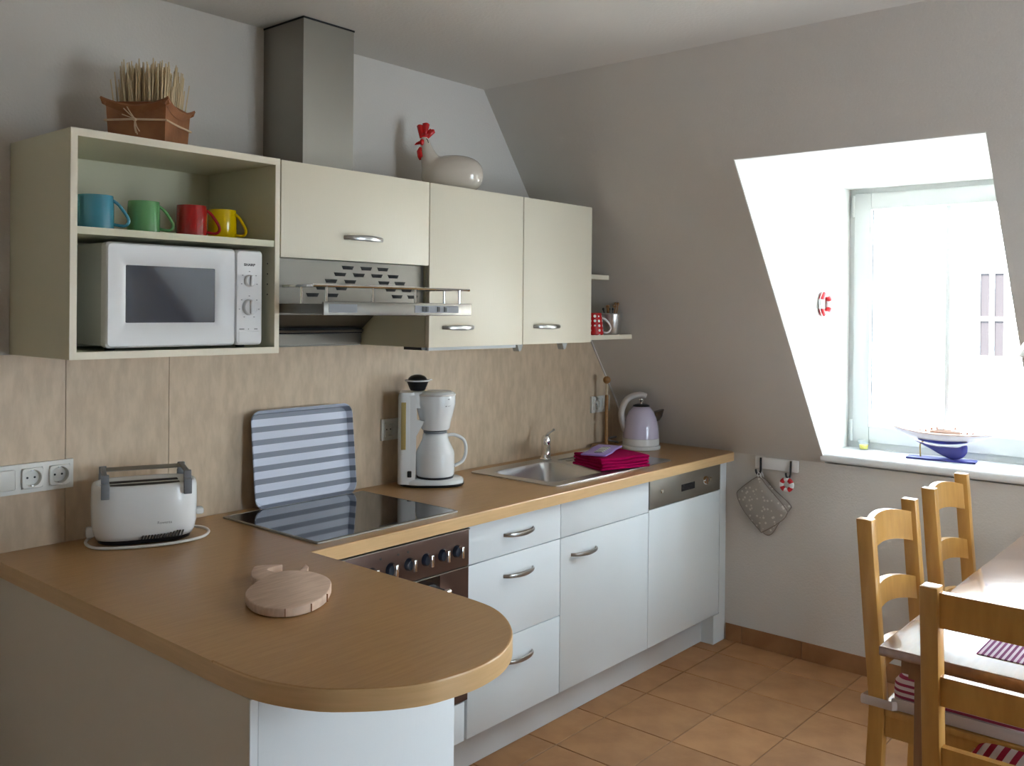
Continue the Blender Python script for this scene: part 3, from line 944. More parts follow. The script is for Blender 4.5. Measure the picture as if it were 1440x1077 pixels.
obj('filter_housing', lowb, 'hood_steel', t, world=True, smooth=False)
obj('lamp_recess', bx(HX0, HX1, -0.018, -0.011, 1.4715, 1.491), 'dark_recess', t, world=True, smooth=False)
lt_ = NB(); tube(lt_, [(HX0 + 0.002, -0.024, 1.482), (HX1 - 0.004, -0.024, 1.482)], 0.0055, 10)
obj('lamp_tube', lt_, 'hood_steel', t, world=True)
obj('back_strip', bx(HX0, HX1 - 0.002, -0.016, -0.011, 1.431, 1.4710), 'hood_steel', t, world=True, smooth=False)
# chimney duct
du = NB()
box(du, 0.783, 0.985, -0.218, -0.001, ZT + 0.0005, H - 0.006)
dk = NB(); box(dk, 0.781, 0.987, -0.220, -0.001, H - 0.006, H - 0.0005)
ct = thing('hood_duct', 'brushed steel extractor chimney rising to the ceiling', 'chimney duct', (0.884, -0.11, ZT))
obj('casing', du, 'steel_brushed', ct, world=True, smooth=False)
obj('shadow_gap', dk, 'dark_recess', ct, world=True, smooth=False)
for z_ in (2.02, 2.125):
    sc = NB(); lathe(sc, [(0, 0.003), (0.004, 0.003), (0.005, 0)], 10, (0.985, -0.205, z_), axis='x')
    obj('screw', sc, 'black_plastic', ct, world=True)

# ------------------------------------------------------------------ microwave
t = thing('microwave', 'white microwave oven with two dials in the open wall unit', 'microwave', (0.32, -0.19, ZB + 0.018))
MZ0, MZ1 = 1.455, 1.724
obj('casing', bx(0.094, 0.546, -0.330, -0.020, MZ0 + 0.004, MZ1 - 0.002, bev=0.006), 'micro_side', t, world=True)
for x_ in (0.13, 0.51):
    for y_ in (-0.30, -0.06):
        fb = NB(); lathe(fb, [(0, 0), (0.012, 0), (0.014, 0.012), (0, 0.012)], 14, (x_, y_, ZB + 0.0182))
        obj('foot', fb, 'black_plastic', t, world=True)
dz = NB()
rO = rrect(0.092, 0.459, MZ0, MZ1, 0.012, 5)
def rg(p, y): return [(a_, y, b_) for a_, b_ in p]
rI1 = rrect(0.128, 0.424, 1.499, 1.686, 0.012, 5)
rI2 = rrect(0.146, 0.399, 1.519, 1.667, 0.003, 5)
loft(dz, [rg(rO, -0.331), rg(rO, -0.352), rg(rrect(0.097, 0.454, MZ0 + 0.005, MZ1 - 0.005, 0.010, 5), -0.358), rg(rI1, -0.358), rg(rI2, -0.350), rg(rI2, -0.3485)], True, False)
door = obj('door', dz, 'micro_white', t, world=True, ang=40)
obj('door_window', bx(0.146, 0.399, -0.3495, -0.346, 1.519, 1.667), 'micro_glass', door, world=True, smooth=False)
cpn = NB()
rP = rrect(0.461, 0.548, MZ0, MZ1, 0.012, 5)
loft(cpn, [rg(rP, -0.331), rg(rP, -0.350), rg(rrect(0.464, 0.543, MZ0 + 0.005, MZ1 - 0.005, 0.010, 5), -0.356)], True, True)
cpo = obj('control_panel', cpn, 'micro_white', t, world=True, ang=40)
for z_, r_ in ((1.637, 0.0175), (1.562, 0.023)):
    kb = NB()
    lathe(kb, [(0, -0.010), (r_ * 0.82, -0.010), (r_ * 0.95, -0.007), (r_, 0)], 28, (0.5035, -0.356, z_), axis='y')
    kn = obj('dial', kb, 'micro_white', cpo, world=True)
    gp = NB(); box(gp, 0.5035 - 0.0045, 0.5035 + 0.0045, -0.373, -0.365, z_ - r_ * 0.85, z_ + r_ * 0.85, bev=0.003)
    obj('grip', gp, 'micro_white', kn, world=True)
    mk = NB()
    n = 5 if z_ > 1.6 else 7
    for i in range(n):
        a_ = R(-20 + 220 * i / (n - 1)) if n == 5 else R(-60 + 300 * i / (n - 1))
        xx, zz = 0.5035 + (r_ + 0.009) * math.cos(a_), z_ + (r_ + 0.009) * math.sin(a_)
        box(mk, xx - 0.0022, xx + 0.0022, -0.3563, -0.3558, zz - 0.0012, zz + 0.0012)
    obj('dial_marks', mk, 'print_grey', cpo, world=True, smooth=False)
rl_ = root_of(cpo).location
text_mesh('brand_lettering', 'SHARP', 0.0098, 'print_dark', cpo, Vector((0.5035, -0.3564, 1.682)) - rl_, (R(90), 0, 0), bold=True, sx=1.25)
obn = NB(); box(obn, 0.470, 0.538, -0.3575, -0.3555, 1.462, 1.494, bev=0.001, seg=1)
obj('door_button', obn, 'micro_white', cpo, world=True)
mk = NB()
for xa, xb in ((0.472, 0.488), (0.500, 0.503), (0.520, 0.531)):
    box(mk, xa, xb, -0.3563, -0.3558, 1.4985, 1.5015)
obj('panel_marks', mk, 'print_grey', cpo, world=True, smooth=False)

# ------------------------------------------------------------------ mugs
def mug(name, label, mname, x, y, r=0.043, h=0.092, z=1.756, rz=-0.55):
    t = thing(name, label, 'mug', (x, y, z), rz, 'coloured mugs on the shelf')
    b = NB()
    lathe(b, [(0, 0.0), (r * 0.9, 0.0), (r, 0.006), (r * 1.0, h * 0.7), (r * 0.955, h), (r * 0.90, h), (r * 0.93, h * 0.7), (r * 0.90, 0.01), (0, 0.008)], 36)
    obj('cup', b, mname, t)
    hb_ = NB()
    tube(hb_, smoothpath([(r * 0.93, 0, h * 0.88), (r * 1.28, 0, h * 0.74), (r * 1.72, 0, h * 0.42), (r * 1.75, 0, h * 0.25), (r * 1.5, 0, h * 0.17), (r * 0.97, 0, h * 0.20)], 6), 0.0042, 10, sx=1.0, sy=1.0)
    obj('handle', hb_, mname, t)
    return t
mug('mug', 'turquoise blue ceramic mug on the open shelf', 'mug_blue', 0.116, -0.245, 0.045)
mug('mug', 'light green ceramic mug on the open shelf', 'mug_green', 0.262, -0.215, 0.0425)
mug('mug', 'red ceramic mug on the open shelf', 'mug_red', 0.396, -0.230, 0.0425)
mug('mug', 'yellow ceramic mug on the open shelf', 'mug_yellow', 0.512, -0.200, 0.041, rz=-0.98)

# ------------------------------------------------------------------ planter box with straw on top
ang = math.atan2(0.623, 0.782)
t = thing('planter_box', 'brown box with wavy rim tied with raffia on top of the open unit', 'planter', (0.276, -0.305, ZT), ang)
Wd = 0.165; Hh = 0.118
pb = NB()
def sq(x0, x1, y0, y1, z): return [(x0, y0, z), (x1, y0, z), (x1, y1, z), (x0, y1, z)]
loft(pb, [sq(0.006, Wd - 0.006, 0.006, Wd - 0.006, 0.0), sq(0, Wd, 0, Wd, Hh), sq(0.008, Wd - 0.008, 0.008, Wd - 0.008, Hh), sq(0.012, Wd - 0.012, 0.012, Wd - 0.012, 0.02)], True, True)
obj('box', pb, 'leather_brown', t)
# wavy rim flaps
rim = NB()
N = 16
def flap(p0, dx, dy, ox, oy):
    prev = None
    for i in range(N + 1):
        s_ = i / N
        zz = Hh - 0.012 + 0.022 * (abs(s_ - 0.5) * 2) ** 1.8
        zb_ = zz - 0.016 - 0.004 * math.sin(s_ * PI)
        o1 = 0.010 + 0.002 * (abs(s_ - 0.5) * 2) ** 2
        e = (s_ * 1.12 - 0.06) * Wd
        bx_, by_ = p0[0] + dx * e, p0[1] + dy * e
        q = [rim.verts.new((bx_ + ox * 0.0005, by_ + oy * 0.0005, zb_)), rim.verts.new((bx_ + ox * o1, by_ + oy * o1, zz - 0.002)),
             rim.verts.new((bx_ + ox * (o1 - 0.004), by_ + oy * (o1 - 0.004), zz + 0.003)), rim.verts.new((bx_ - ox * 0.006, by_ - oy * 0.006, zb_ + 0.004))]
        if prev:
            for k in range(4):
                rim.faces.new((prev[k], prev[(k + 1) % 4], q[(k + 1) % 4], q[k]))
        else:
            rim.faces.new(q[::-1])
        prev = q
    rim.faces.new(prev)
flap((0, 0), 0, 1, -1, 0); flap((0, 0), 1, 0, 0, -1); flap((Wd, 0), 0, 1, 1, 0); flap((0, Wd), 1, 0, 0, 1)
bmesh.ops.recalc_face_normals(rim, faces=rim.faces)
obj('rim', rim, 'leather_brown', t, ang=60)
rb_ = NB()
zt0 = 0.068
tube(rb_, [(-0.002, -0.002, zt0), (Wd / 2, -0.003, zt0 - 0.002), (Wd + 0.002, -0.002, zt0), (Wd + 0.003, Wd / 2, zt0 - 0.002), (Wd + 0.002, Wd + 0.002, zt0), (Wd / 2, Wd + 0.003, zt0), (-0.002, Wd + 0.002, zt0), (-0.003, Wd / 2, zt0 + 0.002)], 0.003, 8, closed=True)
obj('raffia_band', rb_, 'raffia', t)
bow = NB()
yb = Wd * 0.50
for e_ in ((0.030, 0.030), (0.022, 0.036), (0.034, 0.014), (-0.014, -0.032), (-0.004, -0.036), (-0.008, -0.040)):
    tube(bow, smoothpath([(-0.005, yb, zt0 + 0.002), (-0.011, yb + e_[0] * 0.5, zt0 + e_[1] * 0.55), (-0.007, yb + e_[0], zt0 + e_[1])], 4), 0.0016, 6)
lathe(bow, [(0, -0.005), (0.005, -0.002), (0.005, 0.003), (0, 0.006)], 10, (-0.005, yb, zt0))
obj('raffia_bow', bow, 'raffia', t)
stw = NB()
for i in range(420):
    a0, b0 = random.uniform(0.025, Wd - 0.02), random.uniform(0.02, Wd - 0.025)
    hh_ = random.uniform(0.165, 0.245) - 0.25 * abs(a0 - Wd / 2) * random.uniform(0.2, 0.8)
    lx, ly = (a0 - Wd / 2) * random.uniform(0.0, 0.35) + random.gauss(0, 0.006), (b0 - Wd / 2) * random.uniform(0.0, 0.35) + random.gauss(0, 0.006)
    tube(stw, [(a0, b0, 0.03), (a0 + lx * 0.6, b0 + ly * 0.6, hh_ * 0.6), (a0 + lx, b0 + ly, hh_)], [0.0023, 0.0021, 0.0016], 5)
so = obj('straw_filling', stw, 'straw', t)
so['kind'] = 'stuff'
fil = obj('filling_base', bx(0.010, Wd - 0.010, 0.010, Wd - 0.010, 0.021, Hh - 0.035), 'straw', t, smooth=False)
wl = NB()
tube(wl, smoothpath([(Wd - 0.01, Wd * 0.45, Hh - 0.01), (Wd + 0.025, Wd * 0.30, Hh - 0.022), (Wd + 0.038, Wd * 0.18, 0.07), (Wd + 0.03, Wd * 0.12, 0.03), (Wd + 0.018, Wd * 0.1, 0.002)], 6), 0.0012, 6)
tube(wl, smoothpath([(Wd - 0.01, Wd * 0.50, Hh - 0.01), (Wd + 0.012, Wd * 0.35, Hh - 0.03), (Wd + 0.022, Wd * 0.22, 0.06), (Wd + 0.012, Wd * 0.2, 0.002)], 6), 0.0012, 6)
obj('wire_stem', wl, 'wire_green', t)

# ------------------------------------------------------------------ ceramic hen
t = thing('ceramic_hen', 'glossy cream ceramic hen with red comb on top of the wall cabinet', 'figurine', (1.46, -0.20, ZT), 0.0)
dirr = Vector((0.70, -0.71, 0)).normalized()      # towards the tail
def hp(s_, z_, side=0.0): 
    v = dirr * s_ + Vector((-dirr.y, dirr.x, 0)) * side
    return (v.x, v.y, z_)
hb_ = NB()
hbody = [(0.126, 0.003), (0.122, 0.026), (0.110, 0.046), (0.085, 0.063), (0.050, 0.072), (0.010, 0.074), (-0.030, 0.071), (-0.065, 0.060), (-0.092, 0.038), (-0.104, 0.014), (-0.106, 0.003)]
hbp = smoothpath([(*hp(a_, 0.070 - 0.010 * max(0, -a_) / 0.1), r_) for a_, r_ in hbody], 3)
tube(hb_, [v[:3] for v in hbp], [max(v[3], 0.002) for v in hbp], 28)
hneck = smoothpath([(*hp(-0.046, 0.030), 0.050), (*hp(-0.054, 0.070), 0.054), (*hp(-0.064, 0.100), 0.045), (*hp(-0.075, 0.128), 0.0345), (*hp(-0.084, 0.155), 0.026), (*hp(-0.091, 0.180), 0.0205), (*hp(-0.095, 0.198), 0.0175), (*hp(-0.098, 0.209), 0.011), (*hp(-0.099, 0.214), 0.003)], 4)
tube(hb_, [v[:3] for v in hneck], [max(v[3], 0.002) for v in hneck], 28)
for v in hb_.verts:
    if v.co.z < 0.002: v.co.z = 0.002
hen = obj('body', hb_, 'ceramic_white', t, ang=180)
md = hen.modifiers.new('remesh', 'REMESH'); md.mode = 'VOXEL'; md.voxel_size = 0.004; md.use_smooth_shade = True
md = hen.modifiers.new('smooth', 'SMOOTH'); md.factor = 0.6; md.iterations = 14
cb = NB()
for (s0, z0), (s1, z1), r_ in (((-0.105, 0.205), (-0.113, 0.255), 0.011), ((-0.098, 0.206), (-0.090, 0.262), 0.0125), ((-0.090, 0.205), (-0.066, 0.238), 0.0115)):
    tube(cb, [hp(s0, z0), hp((s0 + s1) / 2, (z0 + z1) / 2), hp(s1, z1 - 0.004), hp(s1, z1)], [r_ * 0.75, r_ * 1.0, r_ * 1.1, r_ * 0.6], 12, sx=0.8)
lathe(cb, [(0, -0.014), (0.013, -0.006), (0.015, 0.004), (0, 0.014)], 14, hp(-0.094, 0.215))
obj('comb', cb, 'ceramic_red', t, ang=70)
wtl = NB()
for sd in (-0.008, 0.010):
    tube(wtl, [hp(-0.108, 0.168, sd), hp(-0.114, 0.152, sd * 1.3), hp(-0.117 + abs(sd) * 0.8, 0.134, sd * 1.8), hp(-0.115, 0.128, sd * 2)], [0.007, 0.010, 0.011, 0.004], 12)
obj('wattle', wtl, 'ceramic_red', t, ang=70)
for sd in (-1, 1):
    ck = NB()
    c_ = Vector(hp(-0.103, 0.187, 0.0165 * sd))
    lathe(ck, [(0, -0.007), (0.009, -0.005), (0.0125, 0), (0.009, 0.005), (0, 0.007)], 16, tuple(c_), axis='y')
    obj('cheek', ck, 'ceramic_red', t, ang=70)
bk = NB(); tube(bk, [hp(-0.112, 0.188), hp(-0.124, 0.184), hp(-0.132, 0.179)], [0.007, 0.0045, 0.001], 10)
obj('beak', bk, 'ceramic_red', t, ang=70)
for sd in (-1, 1):
    ey = NB(); tube(ey, [hp(-0.088, 0.200, 0.0185 * sd), hp(-0.083, 0.195, 0.020 * sd), hp(-0.080, 0.184, 0.0205 * sd)], 0.0014, 6)
    obj('eye', ey, 'print_dark', t)

# ------------------------------------------------------------------ cup and bucket on the lower end shelf
t = thing('spotted_cup', 'red cup with white dots at the end of the wall cabinet', 'cup', (2.322, -0.238, 1.4545), -0.70)
b = NB(); lathe(b, [(0, 0), (0.047, 0), (0.050, 0.004), (0.046, 0.05), (0.040, 0.098), (0.037, 0.098), (0.043, 0.05), (0.045, 0.008), (0, 0.007)], 32)
obj('cup', b, 'polka_red', t)
hb_ = NB(); tube(hb_, smoothpath([(0.043, 0, 0.074), (0.062, 0, 0.066), (0.082, 0, 0.038), (0.080, 0, 0.020), (0.066, 0, 0.010), (0.049, 0, 0.012)], 6), 0.0045, 10)
obj('handle', hb_, 'white_plastic', t)
t = thing('metal_bucket', 'small zinc bucket of skewers on the lower end shelf', 'bucket', (2.462, -0.240, 1.4545))
b = NB(); lathe(b, [(0, 0), (0.036, 0), (0.038, 0.003), (0.050, 0.092), (0.052, 0.094), (0.050, 0.097), (0.048, 0.094), (0.036, 0.006), (0, 0.005)], 32)
obj('pail', b, 'steel_sink', t)
for i in range(9):
    a_ = i * 2.39996
    r_ = 0.012 + 0.003 * i
    k_ = NB(); tube(k_, [(0.5 * r_ * math.cos(a_), 0.5 * r_ * math.sin(a_), 0.008), (r_ * 1.25 * math.cos(a_), r_ * 1.25 * math.sin(a_), 0.115 + 0.012 * (i % 3))], 0.0032, 6)
    lathe(k_, [(0, -0.008), (0.0055, -0.004), (0.0055, 0.004), (0, 0.008)], 8, (r_ * 1.25 * math.cos(a_), r_ * 1.25 * math.sin(a_), 0.115 + 0.012 * (i % 3)))
    obj('skewer', k_, 'wood_holder' if i % 3 else 'black_plastic', t)

# ------------------------------------------------------------------ sockets and switch
def insert_socket(parent, x, z, y):
    n_ = 40
    def sq_(h):
        out = []
        for i in range(n_):
            th = 2 * PI * (i + 0.5) / n_
            c, q = math.cos(th), math.sin(th)
            k_ = h / (abs(c) ** 8 + abs(q) ** 8) ** (1 / 8)
            out.append((c * k_, q * k_))
        return out
    def ci_(r): return [(r * math.cos(2 * PI * (i + 0.5) / n_), r * math.sin(2 * PI * (i + 0.5) / n_)) for i in range(n_)]
    def at_(p, d): return [(x + a_, y + d, z + b_) for a_, b_ in p]
    b = NB()
    loft(b, [at_(sq_(0.028), 0.001), at_(sq_(0.028), -0.004), at_(sq_(0.0265), -0.006), at_(ci_(0.0235), -0.006), at_(ci_(0.0225), -0.005), at_(ci_(0.0205), 0.0075)], False, True)
    so = obj('socket', b, 'socket_white', parent, world=True, ang=30)
    for dx in (-0.0095, 0.0095):
        h = NB(); lathe(h, [(0, -0.0006), (0.003, -0.0006), (0.003, 0.0)], 10, (x + dx, y + 0.0073, z), axis='y')
        obj('pin_hole', h, 'print_dark', so, world=True)
    for dz_ in (-0.0205, 0.0205):
        h = NB(); box(h, x - 0.0028, x + 0.0028, y - 0.0045, y + 0.006, z + dz_ - 0.0012, z + dz_ + 0.0012)
        obj('earth_clip', h, 'steel_sink', so, world=True, smooth=False)
YS = -0.0105
def socket_frame(parent, xs, z, y, left, right, hh=0.0395):
    b = NB()
    hq = 0.0275
    box(b, left, right, y - 0.010, y, z + hq, z + hh, bev=0.0)
    box(b, left, right, y - 0.010, y, z - hh, z - hq)
    ed = [left] + [v for x in sorted(xs) for v in (x - hq, x + hq)] + [right]
    for i in range(0, len(ed), 2):
        box(b, ed[i], ed[i + 1], y - 0.010, y, z - hq, z + hq)
    return obj('frame', b, 'socket_white', parent, world=True, smooth=False)
t = thing('socket_strip', 'white switch and double power outlet strip left of the toaster', 'power outlet', (0.02, YS, 1.093))
socket_frame(t, [0.125, 0.053], 1.094, YS, -0.132, 0.1625)
for x_ in (0.125, 0.053):
    insert_socket(t, x_, 1.094, YS - 0.010)
for x_ in (-0.019, -0.091):
    rk = NB(); box(rk, x_ - 0.028, x_ + 0.028, YS - 0.0155, YS - 0.010, 1.066, 1.122, bev=0.004)
    obj('rocker', rk, 'socket_white', t, world=True)
t = thing('wall_socket', 'white double power outlet behind the coffee machine', 'power outlet', (1.37, YS, 1.107))
socket_frame(t, [1.333, 1.405], 1.107, YS, 1.2935, 1.4445)
insert_socket(t, 1.333, 1.107, YS - 0.010); insert_socket(t, 1.405, 1.107, YS - 0.010)
plg = NB(); lathe(plg, [(0, -0.035), (0.014, -0.035), (0.019, -0.028), (0.019, 0)], 20, (1.405, YS - 0.017, 1.107), axis='y')
obj('plug', plg, 'black_plastic', t, world=True)
t = thing('wall_socket', 'white double power outlet behind the wooden paper roll holder', 'power outlet', (2.70, YS, 1.106))
socket_frame(t, [2.662], 1.106, YS, 2.6225, 2.774)
insert_socket(t, 2.662, 1.106, YS - 0.010)
rk = NB(); box(rk, 2.706, 2.762, YS - 0.0155, YS - 0.010, 1.078, 1.134, bev=0.004)
obj('rocker', rk, 'socket_white', t, world=True)

# ------------------------------------------------------------------ toaster
t = thing('toaster', 'white two-slot toaster with grey bun rack by the wall', 'toaster', (0.300, -0.158, ZW), R(-23))
def stad(a, b, n=40, p=3.0):
    out = []
    for i in range(n):
        th = 2 * PI * i / n
        c, s_ = math.cos(th), math.sin(th)
        out.append((a * math.copysign(abs(c) ** (2 / p), c), b * math.copysign(abs(s_) ** (2 / p), s_)))
    return out
tb = NB()
def sr(a, b, z, p=3.0): return [(x, y, z) for x, y in stad(a, b, 48, p)]
loft(tb, [sr(0.125, 0.072, 0.020), sr(0.132, 0.083, 0.034), sr(0.136, 0.088, 0.055), sr(0.138, 0.090, 0.11), sr(0.137, 0.089, 0.158), sr(0.134, 0.086, 0.168), sr(0.129, 0.081, 0.171), sr(0.122, 0.074, 0.168), sr(0.118, 0.070, 0.164)], True, True)
bd = obj('body', tb, 'white_plastic', t, ang=60)
bs = NB(); loft(bs, [sr(0.110, 0.060, 0.006), sr(0.120, 0.068, 0.010), sr(0.123, 0.070, 0.021)], True, True)
obj('base', bs, 'black_plastic', t, ang=60)
vt = NB()
for i in range(14):
    x_ = -0.01 + i * 0.0078
    y_ = -0.0795
    Mx = Matrix.Translation((x_, y_, 0.030)) @ Matrix.Rotation(R(25), 4, 'Y') @ Matrix.Rotation(R(-32), 4, 'X')
    box(vt, -0.0017, 0.0017, -0.004, 0.002, -0.009, 0.009, M=Mx)
obj('vents', vt, 'black_plastic', t, smooth=False)
for y_ in (-0.026, 0.026):
    obj('slot', bx(-0.090, 0.090, y_ - 0.015, y_ + 0.015, 0.1635, 0.1650), 'dark_recess', t, smooth=False)
rk = NB()
for y_ in (0.020, 0.036, 0.052, 0.068):
    tube(rk, [(-0.112, y_, 0.199), (0.112, y_, 0.199)], 0.0022, 8)
rack = obj('bun_rack', rk, 'steel_brushed', t)
for x_ in (-0.105, 0.105):
    cl = NB()
    box(cl, x_ - 0.006, x_ + 0.006, -0.072, 0.076, 0.193, 0.204, bev=0.003)
    for sy in (-1, 1):
        box(cl, x_ - 0.010, x_ + 0.010, sy * 0.076 - 0.007, sy * 0.076 + 0.007, 0.168, 0.204, bev=0.002)
        box(cl, x_ - 0.0105, x_ + 0.0105, sy * 0.0875 - 0.006, sy * 0.0875 + 0.006, 0.140, 0.182, bev=0.0015)
    obj('rack_clip', cl, 'grey_plastic', rack)
lv = NB(); box(lv, 0.136, 0.158, -0.018, 0.018, 0.064, 0.082, bev=0.006)
obj('lever', lv, 'white_plastic', t)
lk = NB(); box(lk, -0.150, -0.128, -0.02, 0.02, 0.024, 0.05, bev=0.006)
obj('cord_guide', lk, 'white_plastic', t)
cd = NB()
tube(cd, smoothpath([(-0.135, 0.055, 0.012), (-0.150, 0.0, 0.009), (-0.128, -0.060, 0.0065), (-0.06, -0.086, 0.006), (0.03, -0.092, 0.006), (0.10, -0.080, 0.007), (0.150, -0.052, 0.008), (0.172, -0.010, 0.012), (0.160, 0.030, 0.016), (0.125, 0.055, 0.018)], 6), 0.0042, 8)
obj('cord', cd, 'cable_white', t)
text_mesh('brand_lettering', 'Rowenta', 0.0105, 'print_grey', t, (0.045, -0.0905, 0.066), (R(90), 0, 0))

# ------------------------------------------------------------------ serving tray leaning on the wall
t = thing('serving_tray', 'blue-grey and white striped tray leaning behind the cooktop', 'tray', (0.924, -0.060, ZW))
HT, WT_ = 0.320, 0.418
ty = NB()
o1 = rrect(-WT_ / 2, WT_ / 2, 0.0, HT, 0.038, 6)
o2 = rrect(-WT_ / 2 + 0.014, WT_ / 2 - 0.014, 0.014, HT - 0.014, 0.028, 6)
def tl(p, d): return [(x, d, z) for x, z in p]
loft(ty, [tl(o2, 0.003), tl(o1, -0.018), tl(rrect(-WT_ / 2 + 0.003, WT_ / 2 - 0.003, 0.003, HT - 0.003, 0.036, 6), -0.020), tl(o2, 0.0)], True, True)
for f_ in ty.faces: f_.material_index = 0
tro = obj('tray', ty, 'tray_print', t, ang=50)
tro.rotation_euler = (R(-6), 0, 0)
tro.location = (0, 0.002, 0.002)

# ------------------------------------------------------------------ coffee machine
ax = math.atan2(-0.70, 0.714)
t = thing('coffee_machine', 'white filter coffee machine with thermal jug on the worktop', 'coffee machine', (1.372, -0.085, ZW), ax)
# local x runs from the column towards the jug
bs = NB()
def egg(a, b, z, cx): return [(cx + x, y, z) for x, y in stad(a, b, 40, 2.4)]
loft(bs, [egg(0.118, 0.078, 0.001, 0.085), egg(0.122, 0.082, 0.005, 0.085), egg(0.122, 0.082, 0.010, 0.085)], True, True)
base = obj('foot_plate', bs, 'black_plastic', t, ang=60)
b2 = NB(); loft(b2, [egg(0.120, 0.080, 0.0105, 0.085), egg(0.120, 0.080, 0.022, 0.085), egg(0.112, 0.072, 0.028, 0.085)], True, True)
obj('base', b2, 'white_plastic', t, ang=60)
cl = NB()
cpz = rrect(-0.040, 0.022, -0.064, 0.064, 0.020, 5)
loft(cl, [[(x, y, 0.012) for x, y in cpz], [(x, y, 0.335) for x, y in cpz], [(x * 0.9, y * 0.9, 0.350) for x, y in cpz]], True, True)
obj('column', cl, 'white_plastic', t, ang=50)
wi = NB(); box(wi, -0.028, -0.010, -0.0655, -0.062, 0.14, 0.315, bev=0.002)
obj('water_gauge', wi, 'amber_plastic', t)
wl = NB()
prism(wl, [(0.0, 0.025), (0.026, 0.03), (0.028, 0.19), (0.058, 0.245), (0.030, 0.25), (0.026, 0.34), (0.0, 0.34)], 'y', -0.0635, -0.045)
obj('side_wing', wl, 'white_plastic', t)
sw = NB(); box(sw, -0.004, 0.012, -0.0675, -0.062, 0.038, 0.062, bev=0.003)
obj('power_switch', sw, 'black_plastic', t)
JC = 0.098
bk = NB(); lathe(bk, [(0, 0.208), (0.050, 0.208), (0.054, 0.215), (0.058, 0.24), (0.070, 0.285), (0.074, 0.305), (0.074, 0.338), (0.071, 0.346), (0.06, 0.352), (0, 0.354)], 40, (JC, 0, 0))
bo = obj('filter_basket', bk, 'white_plastic', t, ang=50)
br_ = NB(); box(br_, 0.01, 0.06, -0.045, 0.045, 0.29, 0.352, bev=0.006)
obj('bridge', br_, 'white_plastic', t)
ldz = NB(); lathe(ldz, [(0.0745, 0.336), (0.0755, 0.338), (0.0755, 0.341), (0.0735, 0.343)], 40, (JC, 0, 0))
obj('lid_rim', ldz, 'cable_white', t)
jg = NB(); lathe(jg, [(0, 0.036), (0.068, 0.036), (0.0715, 0.042), (0.0725, 0.06), (0.0725, 0.115), (0.070, 0.128), (0.052, 0.165), (0.048, 0.178), (0.047, 0.190), (0.040, 0.196), (0, 0.197)], 40, (JC, 0, 0))
jo = obj('thermal_jug', jg, 'white_plastic', t, ang=45)
jr = NB(); lathe(jr, [(0, 0.028), (0.069, 0.028), (0.070, 0.036), (0, 0.036)], 40, (JC, 0, 0))
obj('jug_foot', jr, 'black_plastic', jo, ang=45)
jl = NB(); lathe(jl, [(0.045, 0.196), (0.043, 0.203), (0.020, 0.206), (0, 0.206)], 32, (JC, 0, 0)); box(jl, JC - 0.045, JC + 0.012, -0.012, 0.012, 0.196, 0.2065, bev=0.003)
obj('jug_lid', jl, 'grey_plastic', jo)
jh = NB(); tube(jh, smoothpath([(JC + 0.044, 0.0, 0.186), (JC + 0.075, 0.004, 0.186), (JC + 0.108, 0.008, 0.165), (JC + 0.116, 0.009, 0.125), (JC + 0.104, 0.007, 0.088), (JC + 0.072, 0.0, 0.070)], 6), 0.008, 12, sx=1.0, sy=0.8)
obj('jug_handle', jh, 'white_plastic', jo)
mkz = NB()
for a_, z_, ww in ((-48, 0.326, 0.13), (-56, 0.300, 0.10), (-46, 0.300, 0.05), (-40, 0.301, 0.03)):
    for k in range(4):
        th0 = R(a_) + ww * k / 4 - 0.08
        r_ = 0.0748 if z_ > 0.31 else 0.0742
        p = [(JC + r_ * math.cos(th0 + d_), r_ * math.sin(th0 + d_)) for d_ in (0, ww / 5)]
        zz0, zz1 = z_ - 0.002, z_ + 0.002
        fv = [mkz.verts.new((p[0][0], p[0][1], zz0)), mkz.verts.new((p[1][0], p[1][1], zz0)), mkz.verts.new((p[1][0], p[1][1], zz1)), mkz.verts.new((p[0][0], p[0][1], zz1))]
        mkz.faces.new(fv)
obj('lettering', mkz, 'print_grey', bo, smooth=False)
t = thing('jug_lid', 'black and white jug lid standing on the coffee machine', 'lid', (1.372 + 0.030 * math.cos(ax), -0.085 + 0.030 * math.sin(ax), ZW + 0.3545))
lb = NB(); lathe(lb, [(0, 0), (0.026, 0.0), (0.030, 0.006), (0.038, 0.026), (0.041, 0.034), (0, 0.034)], 32)
obj('stopper', lb, 'black_plastic', t, ang=50)
lr = NB(); lathe(lr, [(0, 0.0342), (0.046, 0.0342), (0.048, 0.037), (0.046, 0.040), (0, 0.040)], 32); box(lr, 0.03, 0.066, -0.012, 0.012, 0.0345, 0.0395, bev=0.002)
obj('collar', lr, 'white_plastic', t, ang=50)
lc = NB(); lathe(lc, [(0.036, 0.0402), (0.034, 0.046), (0.026, 0.054), (0.012, 0.059), (0, 0.060)], 32)
obj('cap', lc, 'black_plastic', t, ang=50)

